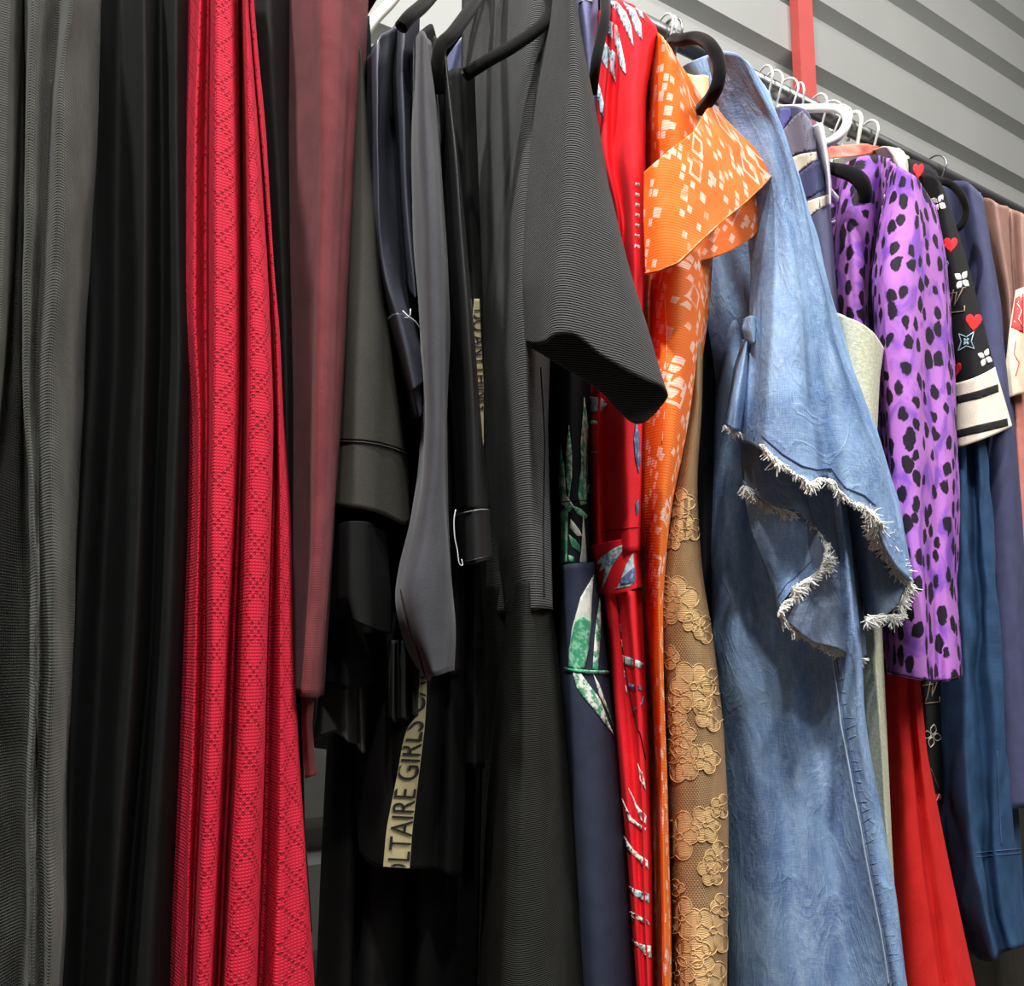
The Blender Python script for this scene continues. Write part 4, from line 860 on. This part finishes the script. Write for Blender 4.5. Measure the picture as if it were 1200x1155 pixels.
# 29 brown satin and patterned cream piece
g = garment('blouse', 'dusty brown satin blouse at the far right end of the visible rail', 'blouse', 1.46, 1.95)
p = Part(); p.sheet([(.90, [(1130,236),(1160,400),(1180,640)]), (.82, [(1152,232),(1172,350),(1188,630)]), (.79, [(1170,238),(1184,350),(1196,630)]), (.815, [(1184,244),(1190,350),(1202,630)]), (.79, [(1200,252),(1206,350),(1212,630)]), (.84, [(1225,270),(1240,620)])], M_brown, xc=1.47, wr=.004, seed=73); p.build('blouse_body', g, thick=.001)
g = garment('scarf', 'cream and red printed scarf end at the right edge of the picture', 'scarf', 1.42, 1.9)
p = Part(); p.sheet([(.77, [(1190,340),(1183,384),(1178,430),(1182,466)]), (.76, [(1200,336),(1194,390),(1192,430),(1194,462)]), (.77, [(1216,330),(1214,400),(1214,460)])], fabric('cream_scarf', c8(204,190,168)), nv=40)
p.patch([[(1190,350),(1199,344),(1199,390),(1185,384)]], fabric('scarf_red_print', c8(206,70,70)), step=4); p.cord([(1190,400),(1188,415),(1194,425),(1190,440)], .0006, M_redh); p.cord([(1192,356),(1196,364),(1193,374),(1198,384)], .0007, M_cream, off=.0015)
p.build('printed_cloth', g, thick=.001)
g = garment('skirt', 'dusty pink skirt strip hanging under the printed scarf', 'skirt', 1.43, 1.9)
p = Part(); p.sheet([(.80, [(1182,440),(1190,560),(1200,760)]), (.785, [(1190,440),(1197,560),(1208,760)]), (.80, [(1212,440),(1214,560),(1224,760)])], M_pink, nv=40, xc=1.43); p.build('skirt_panel', g, thick=.001)
g, p = plainfolds('skirt', 'long dark olive skirt showing in the bottom right corner below the indigo shirt', 'skirt', [(.92, [(1100,320),(1110,1260)]), (.88, [(1150,320),(1158,1260)]), (.86, [(1180,320),(1186,1260)]), (.89, [(1205,320),(1210,1260)]), (.86, [(1260,320),(1260,1260)])], fabric('dark_olive_cloth', c8(46,44,36)), 1.52, wr=.004, seed=80); p.build('skirt_body', g, thick=.001)
# ------------------------------------------------------------------ hangers in view
hanger(786, 'black velvet hanger whose thick curled end pokes out above the orange dress', M_velvet, arm=[(786,54,.72),(800,47,.67),(818,45,.64),(833,54,.61),(842,72,.60),(842,94,.60),(835,112,.61),(822,128,.645)], r=.0066, hmat=M_steel, name='velvet_hanger')
hanger(700, 'black velvet hanger between the black ribbed dress and the scarlet jumpsuit', M_velvet, arm=[(706,-30,.72),(709,0,.68),(709,20,.66),(704,45,.655),(698,75,.655),(694,110,.67)], r=.005, hmat=M_steel, name='velvet_hanger')
hanger(560, 'black velvet hanger with a straight bar above the black ribbed bodice', M_velvet, arm=[(600,-60,.74),(632,-20,.66),(644,0,.64),(643,18,.635),(630,34,.632),(600,55,.63),(570,72,.632),(545,88,.64)], r=.0055, hmat=M_steel, name='velvet_hanger')
hanger(460, 'black velvet hanger standing over the leather jacket and scuba top', M_velvet, arm=[(600,-70,.72),(575,-25,.68),(552,10,.64),(530,40,.62),(516,55,.618),(513,80,.622),(513,110,.63)], r=.0055, hmat=M_steel, name='velvet_hanger')
hanger(440, 'black velvet hanger tip above the navy satin jacket', M_velvet, arm=[(560,-70,.74),(520,-22,.68),(498,4,.645),(480,20,.63),(470,32,.63)], r=.0055, hmat=M_steel, name='velvet_hanger')
hanger(395, 'cream hanger with a slim sloping arm at the top, behind the burgundy dress', M_white, arm=[(500,-70,.78),(466,-8,.76),(440,22,.75),(426,42,.75)], r=.005)
hanger(922, 'white tubular hanger with a rounded corner above the navy and beige blouse', M_white, arm=[(905,131,.86),(922,128,.84),(950,127,.81),(975,127,.77),(987,130,.75),(993,139,.74),(989,152,.74),(977,164,.75),(962,170,.77)], r=.006)
hanger(985, 'black velvet hanger with a broad end poking out beside the leopard shoulder', M_velvet, arm=[(968,196,.76),(985,200,.73),(1000,205,.71),(1010,214,.70),(1014,226,.70),(1013,236,.705)], r=[.004,.006,.009,.010,.010,.009,.008], hmat=M_wire, name='velvet_hanger')
hanger(1096, 'black velvet hanger loop in front of the slate-blue coat', M_velvet, arm=[(1096,214,.80),(1106,213,.76),(1118,219,.745),(1128,232,.735),(1132,248,.735),(1128,262,.74),(1118,270,.75)], r=.0055, hmat=M_steel, name='velvet_hanger')
def tilted(hk, label, mat=M_white, rr=.0022, tl=.3, s_=1.0, G=None):
    return hanger(hk, label, mat, rr=rr, hmat=mat, tilt=tl, r=.003, cross=False, grp=G)
WG = 'white wire hangers crowded on the rail'
for i, hk in enumerate((778, 786, 895, 905, 935, 958, 972, 984)):
    tilted(hk, 'thin white wire hanger, one of the bunch hooked on the dark rail', M_wire, .0016, (.2,.5,.3,.1,.6,.2,-.2,.4)[i], G=WG)
tilted(1000, 'thick white plastic hanger hook, largest on the rail past the tubular hanger', M_white, .003, .4)
tilted(1018, 'small white hanger hook nearest the coral strap', M_wire, .002, .2)
# hidden hangers carrying the denim, leopard and slate garments
# ------------------------------------------------------------------ light
def area(name, loc, tgt, size, power, col=(1,1,1), sy=None):
    l = bpy.data.lights.new(name, 'AREA'); l.shape = 'RECTANGLE'; l.size = size; l.size_y = sy or size; l.energy = power; l.color = col
    o = bpy.data.objects.new(name, l); COL.objects.link(o); o.location = loc
    o.rotation_euler = (Vector(tgt)-Vector(loc)).to_track_quat('-Z','Y').to_euler(); return o
for i, yy in enumerate((.16, -.22, -.62)):
    area('ceiling_spot', (-.42+.1*i, yy, 3.35), (.8,.75,1.5), .07, (66, 30, 26)[i], (1,.985,.95), .11)
area('ceiling_lamp_far', (2.6, -.6, 3.6), (1.2,.8,1.4), .5, 60, (1,.97,.92), 1.2)
area('ceiling_lamp_right', (1.75, -1.0, 3.2), (.8,.7,1.6), .9, 27, (1,.985,.95), .9)
area('aisle_fill', (.4, -2.2, 3.5), (.8,.8,1.2), 1.6, 20, (1,.97,.93), 1.2)  # broad fill light added on the aisle side, no real lamp there
area('ceiling_lamp_wall', (1.0, .15, 4.2), (1.2,1.4,2.0), 1.2, 30, (1,.98,.95), .4)
area('wall_gap_fill', (.35, 1.22, 3.75), (.35,1.3,0), .12, 30, (1,.98,.95), 1.4)  # light added behind the clothes to brighten the wall ribs in the gap
wd = bpy.data.worlds.new('world'); S.world = wd; wd.use_nodes = True
wd.node_tree.nodes['Background'].inputs[0].default_value = (.9,.92,1,1); wd.node_tree.nodes['Background'].inputs[1].default_value = .055
S.view_settings.view_transform = 'Standard'; S.view_settings.look = 'None'; S.view_settings.exposure = -.1; S.view_settings.gamma = 1
for o in list(bpy.data.objects):
    if '_w' in o: del o['_w']
